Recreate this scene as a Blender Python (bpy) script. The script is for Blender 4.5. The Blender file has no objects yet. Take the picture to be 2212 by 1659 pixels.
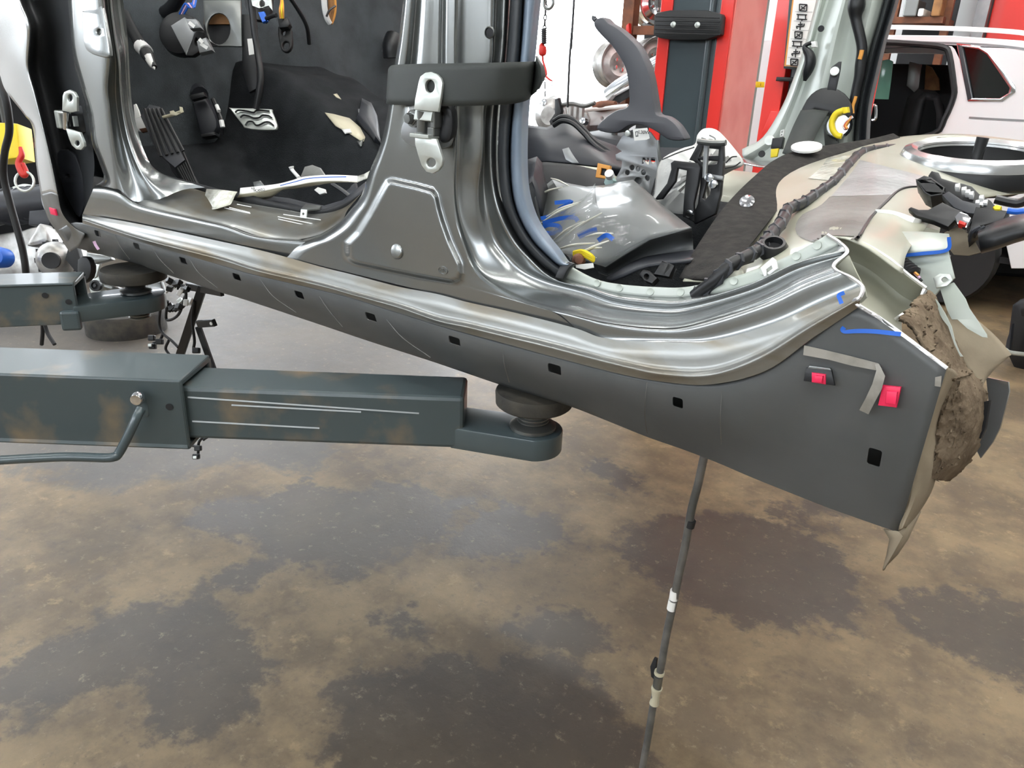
import bpy, bmesh, math, random
import numpy as np
from mathutils import Vector, Matrix
random.seed(7)
sc = bpy.context.scene
col = sc.collection
V = Vector

# ---------------------------------------------------------------- camera
IW, IH, FP = 2212, 1659, 1661.0
_p, _r, _t = math.radians(21.9), 0.04, math.radians(53.65)
_h = V((-math.cos(_t), math.sin(_t), 0)); _r0 = V((math.sin(_t), math.cos(_t), 0)); _z = V((0, 0, 1))
FWD = math.cos(_p) * _h - math.sin(_p) * _z
_u0 = math.sin(_p) * _h + math.cos(_p) * _z
RT = math.cos(_r) * _r0 + math.sin(_r) * _u0
UP = -math.sin(_r) * _r0 + math.cos(_r) * _u0
CAM = V((0, -0.8, 1.35))
cd = bpy.data.cameras.new('camera'); cd.sensor_width = 36; cd.lens = FP / IW * 36; cd.clip_start = 0.02
co = bpy.data.objects.new('camera', cd); col.objects.link(co)
m = Matrix.Identity(4)
for i in range(3):
    m[i][0], m[i][1], m[i][2], m[i][3] = RT[i], UP[i], -FWD[i], CAM[i]
co.matrix_world = m
sc.camera = co
# ---------------------------------------------------------------- world, exposure
w = bpy.data.worlds.new('world'); sc.world = w; w.use_nodes = True
w.node_tree.nodes['Background'].inputs[0].default_value = (.85, .93, 1, 1)
w.node_tree.nodes['Background'].inputs[1].default_value = 0.5
sc.view_settings.view_transform = 'Standard'; sc.view_settings.look = 'None'
sc.view_settings.gamma = 1; sc.view_settings.use_curve_mapping = False
sc.view_settings.exposure = 0.3
LAMP = 44.0       # fluorescent tubes
DOORL = 10.0       # daylight in the big door behind
WINL = 8.0        # daylight windows

# ---------------------------------------------------------------- geometry helpers
def ray(u, v): return RT * ((u - IW / 2) / FP) + UP * ((IH / 2 - v) / FP) + FWD
def py(u, v, y): d = ray(u, v); return CAM + d * ((y - CAM.y) / d.y)
def pz(u, v, z): d = ray(u, v); return CAM + d * ((z - CAM.z) / d.z)
def px(u, v, x): d = ray(u, v); return CAM + d * ((x - CAM.x) / d.x)
def pn(u, v, p0, n): d = ray(u, v); return CAM + d * ((p0 - CAM).dot(n) / d.dot(n))
def L(pts, Y):
    if not isinstance(Y, (list, tuple)): Y = [Y] * len(pts)
    return [py(p[0], p[1], y) for p, y in zip(pts, Y)]
def _cr(a, b, c, d, t):
    return 0.5 * ((2 * b) + (c - a) * t + (2 * a - 5 * b + 4 * c - d) * t * t + (3 * b - a - 3 * c + d) * t ** 3)
def seg(k, m, closed=False):
    n = len(k); o = []
    if closed:
        for i in range(n):
            for j in range(m): o.append(_cr(k[i - 1], k[i], k[(i + 1) % n], k[(i + 2) % n], j / m))
        return o
    for i in range(n - 1):
        a = k[i - 1] if i else k[0] * 2 - k[1]; d = k[i + 2] if i + 2 < n else k[-1] * 2 - k[-2]
        for j in range(m): o.append(_cr(a, k[i], k[i + 1], d, j / m))
    o.append(k[-1].copy()); return o
def res(k, n, smooth=True):
    s = seg(k, 12) if smooth and len(k) > 2 else list(k)
    d = [0]
    for a, b in zip(s, s[1:]): d.append(d[-1] + (b - a).length)
    o = []; j = 0
    for i in range(n):
        t = d[-1] * i / (n - 1)
        while j < len(d) - 2 and d[j + 1] < t: j += 1
        q = 0 if d[j + 1] == d[j] else (t - d[j]) / (d[j + 1] - d[j])
        o.append(s[j].lerp(s[j + 1], min(max(q, 0), 1)))
    return o
def v2(pts): return [V((p[0], p[1], 0)) for p in pts]

class MB:
    def __init__(s): s.v = []; s.f = []
    def add(s, vf):
        o = len(s.v); s.v += [V(a) for a in vf[0]]; s.f += [[i + o for i in f] for f in vf[1]]; return s
def grid(rows, closed=False):
    n = len(rows[0]); v = [p for r in rows for p in r]; f = []
    for i in range(len(rows) - 1):
        for j in range(n - 1 + (1 if closed else 0)):
            k = (j + 1) % n
            f.append([i * n + j, i * n + k, (i + 1) * n + k, (i + 1) * n + j])
    return v, f
def loft(rows, sub=3, smooth=True):
    if sub > 1:
        cols = list(zip(*rows))
        if smooth: cols = [seg(list(c), sub) for c in cols]
        else: cols = [[a.lerp(b, j / sub) for a, b in zip(c, c[1:]) for j in range(sub)] + [c[-1]] for c in cols]
        rows = list(zip(*cols))
    return grid([list(r) for r in rows])
def tube(pts, r, n=10, sm=6, caps=True):
    pts = [V(p) for p in pts]
    rr = r if isinstance(r, (list, tuple)) else [r] * len(pts)
    if sm > 1 and len(pts) > 2:
        q = seg(pts, sm); rq = [x.x for x in seg([V((a, 0, 0)) for a in rr], sm)]
    else: q, rq = pts, rr
    rows = []; t = (q[1] - q[0]).normalized(); nrm = t.orthogonal().normalized()
    for i, p in enumerate(q):
        t2 = (q[min(i + 1, len(q) - 1)] - q[max(i - 1, 0)]).normalized()
        nrm = (nrm - t2 * nrm.dot(t2)).normalized(); b = t2.cross(nrm)
        rows.append([p + (nrm * math.cos(a) + b * math.sin(a)) * rq[i] for a in [2 * math.pi * k / n for k in range(n)]])
    v, f = grid(rows, True)
    if caps:
        f.append(list(range(n))[::-1]); o = (len(rows) - 1) * n; f.append([o + k for k in range(n)])
    return v, f
def lathe(prof, org, axis, n=32, xdir=None, sy=1, cap=True):
    axis = V(axis).normalized(); a = V(xdir).normalized() if xdir else axis.orthogonal().normalized()
    a = (a - axis * a.dot(axis)).normalized(); b = axis.cross(a); org = V(org)
    rows = [[org + axis * h + (a * math.cos(t) + b * math.sin(t) * sy) * r for t in [2 * math.pi * k / n for k in range(n)]] for r, h in prof]
    v, f = grid(rows, True)
    if cap and prof[0][0] > 1e-5: f.append(list(range(n))[::-1])
    if cap and prof[-1][0] > 1e-5: f.append([(len(prof) - 1) * n + k for k in range(n)])
    return v, f
def box(c, s, ax=None):
    ax = ax or (V((1, 0, 0)), V((0, 1, 0)), V((0, 0, 1))); c = V(c)
    v = [c + ax[0] * (s[0] / 2 * i) + ax[1] * (s[1] / 2 * j) + ax[2] * (s[2] / 2 * k) for i in (-1, 1) for j in (-1, 1) for k in (-1, 1)]
    return v, [[0, 1, 3, 2], [4, 6, 7, 5], [0, 4, 5, 1], [2, 3, 7, 6], [0, 2, 6, 4], [1, 5, 7, 3]]
def frame(n, up=(0, 0, 1)):
    n = V(n).normalized(); a = V(up).cross(n)
    a = a.normalized() if a.length > 1e-4 else V((1, 0, 0)); return a, n.cross(a), n
def plate2(outl, holes, org, ax, depth, bev=0.0):
    """flat plate with holes from 2D outlines in the frame (ax[0], ax[1]); depth along ax[2], centred"""
    cu = bpy.data.curves.new('t', 'CURVE'); cu.dimensions = '2D'; cu.fill_mode = 'BOTH'
    cu.extrude = max(depth / 2 - bev, 1e-5); cu.bevel_depth = bev; cu.bevel_resolution = 1; cu.offset = -bev
    for pl in [outl] + list(holes):
        s = cu.splines.new('POLY'); s.points.add(len(pl) - 1); s.use_cyclic_u = True
        for p, q in zip(s.points, pl): p.co = (q[0], q[1], 0, 1)
    ob = bpy.data.objects.new('t', cu); me = bpy.data.meshes.new_from_object(ob)
    org = V(org)
    v = [org + ax[0] * a.co.x + ax[1] * a.co.y + ax[2] * a.co.z for a in me.vertices]; f = [list(p.vertices) for p in me.polygons]
    bpy.data.objects.remove(ob); bpy.data.curves.remove(cu); bpy.data.meshes.remove(me)
    return v, f
def ppx(outl, holes, p0, n, depth, bev=0.0, sm=0):
    """plate whose outline is read off as directions and set on the plane through p0 facing n"""
    ax = frame(n); p0 = V(p0)
    def c(pl):
        q = [pn(a[0], a[1], p0, ax[2]) - p0 for a in pl]; return [(x.dot(ax[0]), x.dot(ax[1])) for x in q]
    if sm: outl = [(a.x, a.y) for a in seg(v2(outl), sm, True)]
    return plate2(c(outl), [c(h) for h in holes], p0 - ax[2] * (depth / 2), ax, depth, bev)
def circ(cx, cy, rx, ry=None, rot=0, n=20):
    ry = ry or rx; c, s = math.cos(rot), math.sin(rot)
    return [(cx + rx * math.cos(t) * c - ry * math.sin(t) * s, cy + rx * math.cos(t) * s + ry * math.sin(t) * c) for t in [2 * math.pi * k / n for k in range(n)]]
def text3(body, size, org, ax, depth=.0006):
    cu = bpy.data.curves.new('t', 'FONT'); cu.body = body; cu.size = size; cu.extrude = depth; cu.align_x = 'CENTER'; cu.align_y = 'CENTER'
    ob = bpy.data.objects.new('t', cu); me = bpy.data.meshes.new_from_object(ob); org = V(org)
    v = [org + ax[0] * a.co.x + ax[1] * a.co.y + ax[2] * a.co.z for a in me.vertices]; f = [list(p.vertices) for p in me.polygons]
    bpy.data.objects.remove(ob); bpy.data.curves.remove(cu); bpy.data.meshes.remove(me)
    return v, f
def strip(pts, w, nrm=None, sm=5, thick=.0008):
    """thin band lying along points; w half width, widened across the line in the plane facing nrm"""
    q = seg([V(p) for p in pts], sm) if len(pts) > 2 else [V(p) for p in pts]
    a, b = [], []
    for i, p in enumerate(q):
        t = q[min(i + 1, len(q) - 1)] - q[max(i - 1, 0)]
        n = nrm or (CAM - p); s = t.cross(V(n)).normalized() * w
        a.append(p - s); b.append(p + s)
    return grid([a, b])

# ---------------------------------------------------------------- objects
def setp(o, label=None, cat=None, group=None, kind=None):
    if label: o['label'] = label
    if cat: o['category'] = cat
    if group: o['group'] = group
    if kind: o['kind'] = kind
    return o
def thing(name, label, cat, loc=(0, 0, 0), group=None):
    o = bpy.data.objects.new(name, None); o.location = loc; o.empty_display_size = .05; col.objects.link(o)
    return setp(o, label, cat, group)
def wloc(o):
    l = V(o.location)
    while o.parent: o = o.parent; l += V(o.location)
    return l
def mk(name, vf, mt, parent=None, smooth=True, solid=0, bevel=0, sub=0, label=None, cat=None, group=None, kind=None, face=True, off=-1, ang=40):
    vs = vf.v if isinstance(vf, MB) else [V(a) for a in vf[0]]; fs = vf.f if isinstance(vf, MB) else vf[1]
    lo = V([min(a[i] for a in vs) for i in range(3)]); hi = V([max(a[i] for a in vs) for i in range(3)])
    c = (lo + hi) / 2
    me = bpy.data.meshes.new(name); me.from_pydata([a - c for a in vs], [], fs); me.update()
    bm = bmesh.new(); bm.from_mesh(me)
    bmesh.ops.remove_doubles(bm, verts=bm.verts, dist=1e-6)
    bmesh.ops.recalc_face_normals(bm, faces=bm.faces)
    if face and any(e.is_boundary for e in bm.edges):
        s = sum((f.normal.dot(CAM - c - f.calc_center_median()) * f.calc_area() for f in bm.faces))
        if s < 0: bmesh.ops.reverse_faces(bm, faces=bm.faces)
    for e in bm.edges:
        if len(e.link_faces) == 2 and e.calc_face_angle(0) > math.radians(ang): e.smooth = False
    for f in bm.faces: f.smooth = smooth
    bm.to_mesh(me); bm.free()
    o = bpy.data.objects.new(name, me); col.objects.link(o)
    if mt: me.materials.append(mt)
    o.location = c
    if parent: o.parent = parent; o.location = c - wloc(parent)
    if solid:
        md = o.modifiers.new('s', 'SOLIDIFY'); md.thickness = solid; md.offset = off
    if bevel:
        md = o.modifiers.new('b', 'BEVEL'); md.width = bevel; md.segments = 2; md.limit_method = 'ANGLE'; md.angle_limit = math.radians(40)
    if sub:
        md = o.modifiers.new('u', 'SUBSURF'); md.levels = sub; md.render_levels = sub
    return setp(o, label, cat, group, kind)
def clone(o, parent=None):
    c = o.copy(); col.objects.link(c)
    if parent: c.parent = parent
    for ch in list(o.children): clone(ch, c)
    return c
def bake(o):
    """apply the modifiers"""
    dg = bpy.context.evaluated_depsgraph_get(); dg.update()
    me = bpy.data.meshes.new_from_object(o.evaluated_get(dg)); o.modifiers.clear(); old = o.data; o.data = me
    return o
def cut(o, cutters):
    bpy.context.view_layer.update()
    cb = MB()
    for c in cutters: cb.add(c)
    k = mk('cutter', cb, None, smooth=False, face=False); bpy.context.view_layer.update()
    md = o.modifiers.new('k', 'BOOLEAN'); md.operation = 'DIFFERENCE'; md.object = k; md.solver = 'EXACT'
    bake(o); bpy.data.objects.remove(k)
    return o

# ---------------------------------------------------------------- materials
def s2l(c): return tuple((x / 255 / 12.92 if x / 255 <= .04045 else ((x / 255 + .055) / 1.055) ** 2.4) for x in c) + (1,)
def mat(name, c, rough=.5, metal=0, coat=0, bump=0, bs=60, c2=None, vs=6, vlo=.4, vhi=.65, trans=0, alpha=1, emis=0, spec=.5, detail=6, stretch=None, ior=1.45):
    mt = bpy.data.materials.new(name); mt.use_nodes = True; nt = mt.node_tree; b = nt.nodes['Principled BSDF']
    b.inputs['Base Color'].default_value = s2l(c); b.inputs['Roughness'].default_value = rough; b.inputs['Metallic'].default_value = metal
    b.inputs['Coat Weight'].default_value = coat; b.inputs['Coat Roughness'].default_value = .06
    b.inputs['Transmission Weight'].default_value = trans; b.inputs['Alpha'].default_value = alpha; b.inputs['IOR'].default_value = ior
    b.inputs['Specular IOR Level'].default_value = spec
    if emis: b.inputs['Emission Color'].default_value = s2l(c); b.inputs['Emission Strength'].default_value = emis
    tc = nt.nodes.new('ShaderNodeTexCoord'); vec = tc.outputs['Object']
    if stretch:
        mp = nt.nodes.new('ShaderNodeMapping'); mp.inputs['Scale'].default_value = stretch; nt.links.new(vec, mp.inputs[0]); vec = mp.outputs[0]
    if c2:
        n = nt.nodes.new('ShaderNodeTexNoise'); n.inputs['Scale'].default_value = vs; n.inputs['Detail'].default_value = detail; nt.links.new(vec, n.inputs['Vector'])
        r = nt.nodes.new('ShaderNodeMapRange'); r.inputs[1].default_value = vlo; r.inputs[2].default_value = vhi; nt.links.new(n.outputs[0], r.inputs[0])
        x = nt.nodes.new('ShaderNodeMix'); x.data_type = 'RGBA'; x.inputs[6].default_value = s2l(c); x.inputs[7].default_value = s2l(c2)
        nt.links.new(r.outputs[0], x.inputs[0]); nt.links.new(x.outputs[2], b.inputs['Base Color'])
    if bump:
        n = nt.nodes.new('ShaderNodeTexNoise'); n.inputs['Scale'].default_value = bs; n.inputs['Detail'].default_value = 4; nt.links.new(vec, n.inputs['Vector'])
        bp = nt.nodes.new('ShaderNodeBump'); bp.inputs['Strength'].default_value = bump; bp.inputs['Distance'].default_value = .004
        nt.links.new(n.outputs[0], bp.inputs['Height']); nt.links.new(bp.outputs[0], b.inputs['Normal'])
    return mt
M = dict(
    paint=mat('grey_metallic_paint', (150, 153, 152), .27, .9, .5, c2=(142, 145, 145), vs=3),
    sillpaint=mat('dusty_grey_paint', (142, 143, 140), .34, .75, .2, c2=(124, 115, 98), vs=9, vlo=.48, vhi=.66, stretch=(.6, 1, 2.2)),
    silver=mat('silver_paint', (196, 198, 198), .25, .85, .5),
    lower=mat('satin_dark_grey_coating', (86, 88, 88), .42, 0, .0, bump=.03, bs=240, c2=(79, 81, 81), vs=9, spec=.45),
    primer=mat('beige_grey_primer', (168, 168, 150), .35, .1, .2, c2=(178, 178, 164), vs=5),
    primerg=mat('pale_green_primer', (176, 184, 174), .4, .1, .1, c2=(188, 194, 188), vs=7),
    cutedge=mat('bare_cut_steel', (225, 225, 225), .3, .8, bump=.3, bs=200),
    black=mat('black_plastic', (24, 25, 27), .4, bump=.02, bs=300),
    blackm=mat('matt_black_plastic', (30, 31, 33), .65),
    rubber=mat('black_rubber', (30, 31, 32), .5, bump=.05, bs=150),
    seal=mat('blue_grey_seal_rubber', (120, 134, 150), .35, 0, .2),
    sealdark=mat('dark_seal_rubber', (52, 55, 58), .45),
    strap=mat('dark_webbing', (50, 54, 52), .6, bump=.15, bs=500, stretch=(1, 1, 6)),
    carpet=mat('charcoal_carpet', (76, 81, 84), .95, bump=.5, bs=420, c2=(66, 70, 73), vs=14, spec=.1),
    carpetd=mat('dark_carpet', (34, 36, 38), .95, bump=.5, bs=420, c2=(42, 44, 46), vs=18, spec=.1),
    felt=mat('grey_black_felt', (48, 47, 46), .95, bump=.4, bs=350, c2=(60, 58, 56), vs=60, spec=.1),
    zinc=mat('zinc_plated_steel', (205, 210, 205), .32, .6, c2=(190, 194, 188), vs=20),
    zincd=mat('dark_steel', (120, 122, 120), .35, .8),
    steel=mat('bracket_steel', (128, 130, 132), .35, .5, c2=(140, 142, 142), vs=10),
    chrome=mat('polished_metal', (220, 222, 225), .12, 1),
    rust=mat('rusty_brown_steel', (120, 76, 52), .7, .2, c2=(92, 62, 48), vs=14),
    recess=mat('dark_recess_grey', (62, 64, 66), .4, .2),  # hinge recess, a darker grey than the pillar beside it
    armpaint=mat('blue_grey_enamel', (64, 76, 80), .33, 0, .3, c2=(72, 82, 84), vs=5, bump=.02, bs=90),
    armtop=mat('worn_blue_grey_enamel', (66, 76, 78), .4, 0, .1, c2=(122, 106, 84), vs=11, vlo=.52, vhi=.75),
    padrub=mat('worn_pad_rubber', (44, 43, 40), .75, bump=.35, bs=70, c2=(66, 62, 54), vs=16),
    red=mat('red_enamel', (214, 46, 38), .35, 0, .3),
    redpale=mat('pale_red_enamel', (226, 120, 110), .3, 0, .3, c2=(214, 92, 84), vs=5),  # paler pink tone for the column's side plate
    postdark=mat('slate_enamel', (58, 68, 72), .3, 0, .3),
    white=mat('white_plastic', (232, 232, 230), .45),
    whitep=mat('white_car_paint', (236, 238, 240), .25, 0, .6),
    paper=mat('white_label', (236, 236, 232), .6),
    foil=mat('crumpled_clear_tape', (226, 226, 214), .2, .1, .4, bump=.9, bs=60, c2=(190, 190, 176), vs=24),
    cloth=mat('white_perforated_fabric', (232, 232, 228), .8, bump=.3, bs=90),
    pink=mat('pink_red_plastic', (228, 42, 84), .4),
    blue=mat('blue_marker', (24, 92, 190), .5),
    bluep=mat('blue_plastic', (28, 92, 190), .4),
    yellow=mat('yellow_plastic', (232, 208, 40), .45),
    orange=mat('orange_plastic', (214, 150, 70), .45),
    hookred=mat('red_painted_hook', (190, 40, 32), .4),
    teal=mat('pale_teal_plastic', (170, 196, 194), .35),
    tapeg=mat('grey_cloth_tape', (146, 142, 134), .55, bump=.1, bs=140, c2=(120, 116, 108), vs=30),
    mud=mat('mud_caked_felt', (122, 108, 91), .95, bump=.9, bs=120, c2=(94, 82, 68), vs=40, spec=.1),
    mudl=mat('dusty_sheet', (150, 138, 118), .8, bump=.2, bs=60, c2=(128, 116, 98), vs=14),
    dead2=mat('silvery_sound_deadening', (168, 172, 172), .4, .35, .1, bump=.6, bs=60, c2=(140, 144, 144), vs=9),
    tub=mat('dark_tub_paint', (18, 19, 21), .55),
    dusty=mat('dusty_dark_grey_paint', (104, 105, 104), .45, .4, c2=(92, 90, 84), vs=14),
    piped=mat('dull_grey_pipe', (86, 86, 84), .45, .3, c2=(112, 110, 106), vs=30),
    dead=mat('grey_sound_deadening', (128, 128, 124), .5, .2, .1, bump=.5, bs=40, c2=(100, 98, 94), vs=7),
    film=mat('clear_plastic_film', (245, 248, 248), .08, trans=.9, bump=.5, bs=26, ior=1.2, alpha=.5),
    sheetm=mat('grey_painted_sheet', (92, 96, 95), .46, .4, .2, c2=(100, 103, 102), vs=5),
    lever=mat('grey_grained_plastic', (72, 73, 78), .5, bump=.04, bs=350),
    trim=mat('dark_trim_plastic', (44, 46, 51), .45),
    alu=mat('cast_aluminium', (190, 190, 188), .38, .7, bump=.25, bs=50, c2=(150, 148, 144), vs=12),
    ply=mat('brown_board', (150, 108, 66), .7, c2=(120, 84, 52), vs=12),
    wall=mat('white_painted_wall', (224, 226, 226), .7, bump=.05, bs=20),
    ceil=mat('grey_ceiling', (176, 178, 180), .8),
    greyw=mat('grey_wall', (150, 150, 146), .8),
    darkglass=mat('dark_tinted_glass', (14, 18, 18), .06, 0, .3),
    bottle=mat('green_glass_pane', (130, 190, 170), .1, trans=.6),
    lampw=mat('lit_tube', (255, 255, 252), .5, emis=LAMP),
    daydoor=mat('daylit_door_panel', (245, 250, 255), .5, emis=DOORL),
    daywin=mat('daylit_window', (240, 247, 255), .5, emis=WINL),
    beige=mat('beige_metal', (190, 184, 160), .45, .1),
    lilac=mat('lilac_paint_marker', (214, 176, 206), .5),
)
# ================================================================= SETTING
# ---- floor: stains have their own outlines; the two attributes are distances to those outlines
def sdf(P, poly):
    P = np.asarray(P); poly = np.asarray(poly); n = len(poly); d = np.full(len(P), 1e9); ins = np.zeros(len(P), bool)
    for i in range(n):
        a, b = poly[i], poly[(i + 1) % n]; e = b - a; w_ = P - a
        t = np.clip((w_ @ e) / (e @ e), 0, 1); q = w_ - t[:, None] * e; d = np.minimum(d, (q * q).sum(1))
        c = ((a[1] > P[:, 1]) != (b[1] > P[:, 1]))
        with np.errstate(divide='ignore', invalid='ignore'):
            xx = (b[0] - a[0]) * (P[:, 1] - a[1]) / (b[1] - a[1]) + a[0]
        ins ^= c & (P[:, 0] < xx)
    d = np.sqrt(d); return np.where(ins, d, -d)
def fpoly(pl): return [tuple(pz(u, v, 0).xy) for u, v in pl]
DARK = [
    [(-60, 1480), (40, 1420), (130, 1380), (200, 1330), (330, 1300), (450, 1285), (520, 1340), (575, 1400), (570, 1500), (540, 1560), (440, 1610), (360, 1600), (300, 1560), (260, 1500), (180, 1500), (100, 1540), (-60, 1570)],
    [(690, 1540), (720, 1480), (800, 1440), (930, 1420), (1080, 1425), (1200, 1400), (1250, 1420), (1330, 1500), (1380, 1600), (1420, 1700), (700, 1720)],
    [(1330, 1160), (1400, 1120), (1500, 1100), (1650, 1120), (1760, 1150), (1850, 1200), (1870, 1280), (1850, 1350), (1700, 1370), (1560, 1340), (1480, 1300), (1390, 1240)],
    [(450, 1250), (520, 1215), (600, 1210), (590, 1250), (520, 1275), (470, 1272)],
    [(820, 1335), (870, 1310), (905, 1335), (900, 1365), (850, 1370)],
    [(1280, 1000), (1330, 1000), (1390, 1030), (1395, 1060), (1350, 1060), (1290, 1030)],
    [(950, 1170), (1100, 1090), (1200, 1110), (1250, 1170), (1130, 1200), (1000, 1210)],
    [(480, 1080), (650, 1050), (900, 1060), (1050, 1080), (950, 1160), (760, 1250), (560, 1200), (420, 1130)],
    [(1670, 1085), (1760, 1080), (1830, 1110), (1800, 1140), (1700, 1130)],
    [(1050, 1360), (1150, 1320), (1300, 1360), (1330, 1400), (1200, 1410)],
    [(1900, 1300), (2060, 1270), (2260, 1330), (2260, 1480), (2050, 1420)],
]
WET = [[(-400, 960), (0, 1010), (120, 1040), (240, 1080), (330, 1040), (420, 1058), (440, 1015), (560, 1005), (680, 1022), (745, 975), (720, 900), (800, 860), (960, 830), (1080, 780), (1000, 560), (500, 480), (-400, 480)]]
def axis(lo, hi, a, b, st):
    o = [lo + (a - lo) * i / 8 for i in range(8)]; n = int((b - a) / st); o += [a + (b - a) * i / n for i in range(n)]
    o += [b + (hi - b) * i / 8 for i in range(9)]; return o
X0, X1, Y0, Y1, ZC = -9.0, 5.0, -6.0, 8.0, 4.4
xs = axis(X0, X1, -4.6, .6, .025); ys = axis(Y0, Y1, -.7, 3.2, .025)
fv = [V((x, y, 0)) for y in ys for x in xs]; nx = len(xs)
ff = [[j * nx + i, j * nx + i + 1, (j + 1) * nx + i + 1, (j + 1) * nx + i] for j in range(len(ys) - 1) for i in range(nx - 1)]
fme = bpy.data.meshes.new('floor'); fme.from_pydata(fv, [], ff)
P2 = np.array([(v.x, v.y) for v in fv])
for nm, pls in (('dark', DARK), ('wet', WET)):
    dd = np.full(len(P2), -9.0)
    for pl in pls: dd = np.maximum(dd, sdf(P2, np.array(fpoly(pl))))
    at = fme.attributes.new(nm, 'FLOAT', 'POINT'); at.data.foreach_set('value', np.clip(dd, -1, 1).astype(np.float32))
floor = bpy.data.objects.new('floor', fme); col.objects.link(floor); floor['kind'] = 'structure'
def floor_mat():
    mt = bpy.data.materials.new('stained_concrete'); mt.use_nodes = True; nt = mt.node_tree; N = nt.nodes.new; K = nt.links.new
    b = nt.nodes['Principled BSDF']; tc = N('ShaderNodeTexCoord')
    def noise(s, d=6, r=.6):
        n = N('ShaderNodeTexNoise'); n.inputs['Scale'].default_value = s; n.inputs['Detail'].default_value = d; n.inputs['Roughness'].default_value = r; K(tc.outputs['Object'], n.inputs['Vector']); return n.outputs[0]
    def rng(x, a, b_, c=0, d=1):
        r = N('ShaderNodeMapRange'); r.interpolation_type = 'SMOOTHSTEP'; K(x, r.inputs[0])
        for i, q in zip((1, 2, 3, 4), (a, b_, c, d)): r.inputs[i].default_value = q
        return r.outputs[0]
    def math_(op, x, y):
        n = N('ShaderNodeMath'); n.operation = op
        for i, q in enumerate((x, y)):
            if isinstance(q, (int, float)): n.inputs[i].default_value = q
            else: K(q, n.inputs[i])
        return n.outputs[0]
    def mix(f, a, c):
        n = N('ShaderNodeMix'); n.data_type = 'RGBA'
        if isinstance(f, (int, float)): n.inputs[0].default_value = f
        else: K(f, n.inputs[0])
        for i, q in ((6, a), (7, c)):
            if isinstance(q, tuple): n.inputs[i].default_value = s2l(q)
            else: K(q, n.inputs[i])
        return n.outputs[2]
    def attr(nm):
        a = N('ShaderNodeAttribute'); a.attribute_name = nm; return a.outputs['Fac']
    n1, n2, n3 = noise(2.6, 10, .68), noise(11, 10, .72), noise(70, 6, .7)
    base = mix(rng(n1, .38, .62), (94, 80, 61), (130, 112, 84))
    base = mix(math_('MULTIPLY', rng(n2, .55, .72), .7), base, (158, 138, 104))
    base = mix(math_('MULTIPLY', rng(n2, .46, .3), .55), base, (70, 62, 54))
    base = mix(math_('MULTIPLY', rng(noise(1.1, 4), .5, .68), .4), base, (66, 59, 52))
    jit = math_('MULTIPLY', math_('ADD', math_('SUBTRACT', n2, .5), math_('SUBTRACT', noise(5, 8, .6), .5)), .3)
    jit2 = math_('MULTIPLY', math_('SUBTRACT', noise(22, 6), .5), .08)
    dk = math_('ADD', math_('ADD', attr('dark'), jit), jit2)
    dm = rng(dk, -.035, .035)
    base = mix(math_('MULTIPLY', dm, .82), base, (58, 53, 49))
    wt = math_('ADD', math_('ADD', attr('wet'), jit), jit2)
    wm = rng(wt, -.04, .08)
    base = mix(math_('MULTIPLY', wm, .8), base, (76, 75, 73))
    base = mix(math_('MULTIPLY', rng(noise(30, 8, .75), .56, .7), .55), base, (150, 136, 112))
    base = mix(math_('MULTIPLY', rng(n3, .6, .7), .5), base, (60, 54, 48))
    K(base, b.inputs['Base Color'])
    rgh = math_('SUBTRACT', .52, math_('MULTIPLY', dm, .12)); rgh = math_('SUBTRACT', rgh, math_('MULTIPLY', wm, .05))
    rgh = math_('ADD', rgh, math_('MULTIPLY', math_('SUBTRACT', n2, .5), .25)); K(rgh, b.inputs['Roughness'])
    b.inputs['Specular IOR Level'].default_value = .5
    bp = N('ShaderNodeBump'); bp.inputs['Strength'].default_value = .12; bp.inputs['Distance'].default_value = .01
    K(math_('ADD', n2, math_('MULTIPLY', n3, .4)), bp.inputs['Height']); K(bp.outputs[0], b.inputs['Normal'])
    return mt
fme.materials.append(floor_mat())
def wallbox(name, a, b, mt): return mk(name, box(((a[0] + b[0]) / 2, (a[1] + b[1]) / 2, (a[2] + b[2]) / 2), (abs(b[0] - a[0]), abs(b[1] - a[1]), abs(b[2] - a[2]))), mt, smooth=False, kind='structure')
wallbox('ceiling', (X0, Y0, ZC), (X1, Y1, ZC + .1), M['ceil'])
wallbox('wall_left', (X0 - .1, Y0, 0), (X0, Y1, ZC), M['wall'])
wallbox('wall_right', (X1, Y0, 0), (X1 + .1, Y1, ZC), M['greyw'])
wallbox('wall_front', (X0, Y0 - .1, 0), (X1, Y0, ZC), M['greyw'])
wallbox('wall_back', (X0, Y1, 0), (X1, Y1 + .1, ZC), M['wall'])
def win(name, c, s, mt, axn):
    """frame and pane standing against the wall"""
    fr = thing(name, None, None, c); fr['kind'] = 'structure'
    if axn == 'y': a = (s[0], .06, s[1])
    else: a = (.06, s[0], s[1])
    mk('pane', box(c, a), mt, fr, smooth=False)
    b = MB()
    for sg in (-1, 1):
        if axn == 'y':
            b.add(box((c[0] + sg * (s[0] / 2 + .04), c[1], c[2]), (.08, .1, s[1] + .16))); b.add(box((c[0], c[1], c[2] + sg * (s[1] / 2 + .04)), (s[0], .1, .08)))
        else:
            b.add(box((c[0], c[1] + sg * (s[0] / 2 + .04), c[2]), (.1, .08, s[1] + .16))); b.add(box((c[0], c[1], c[2] + sg * (s[1] / 2 + .04)), (.1, s[0], .08)))
    mk('window_frame', b, M['white'], fr, smooth=False, bevel=.005)
    return fr
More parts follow.
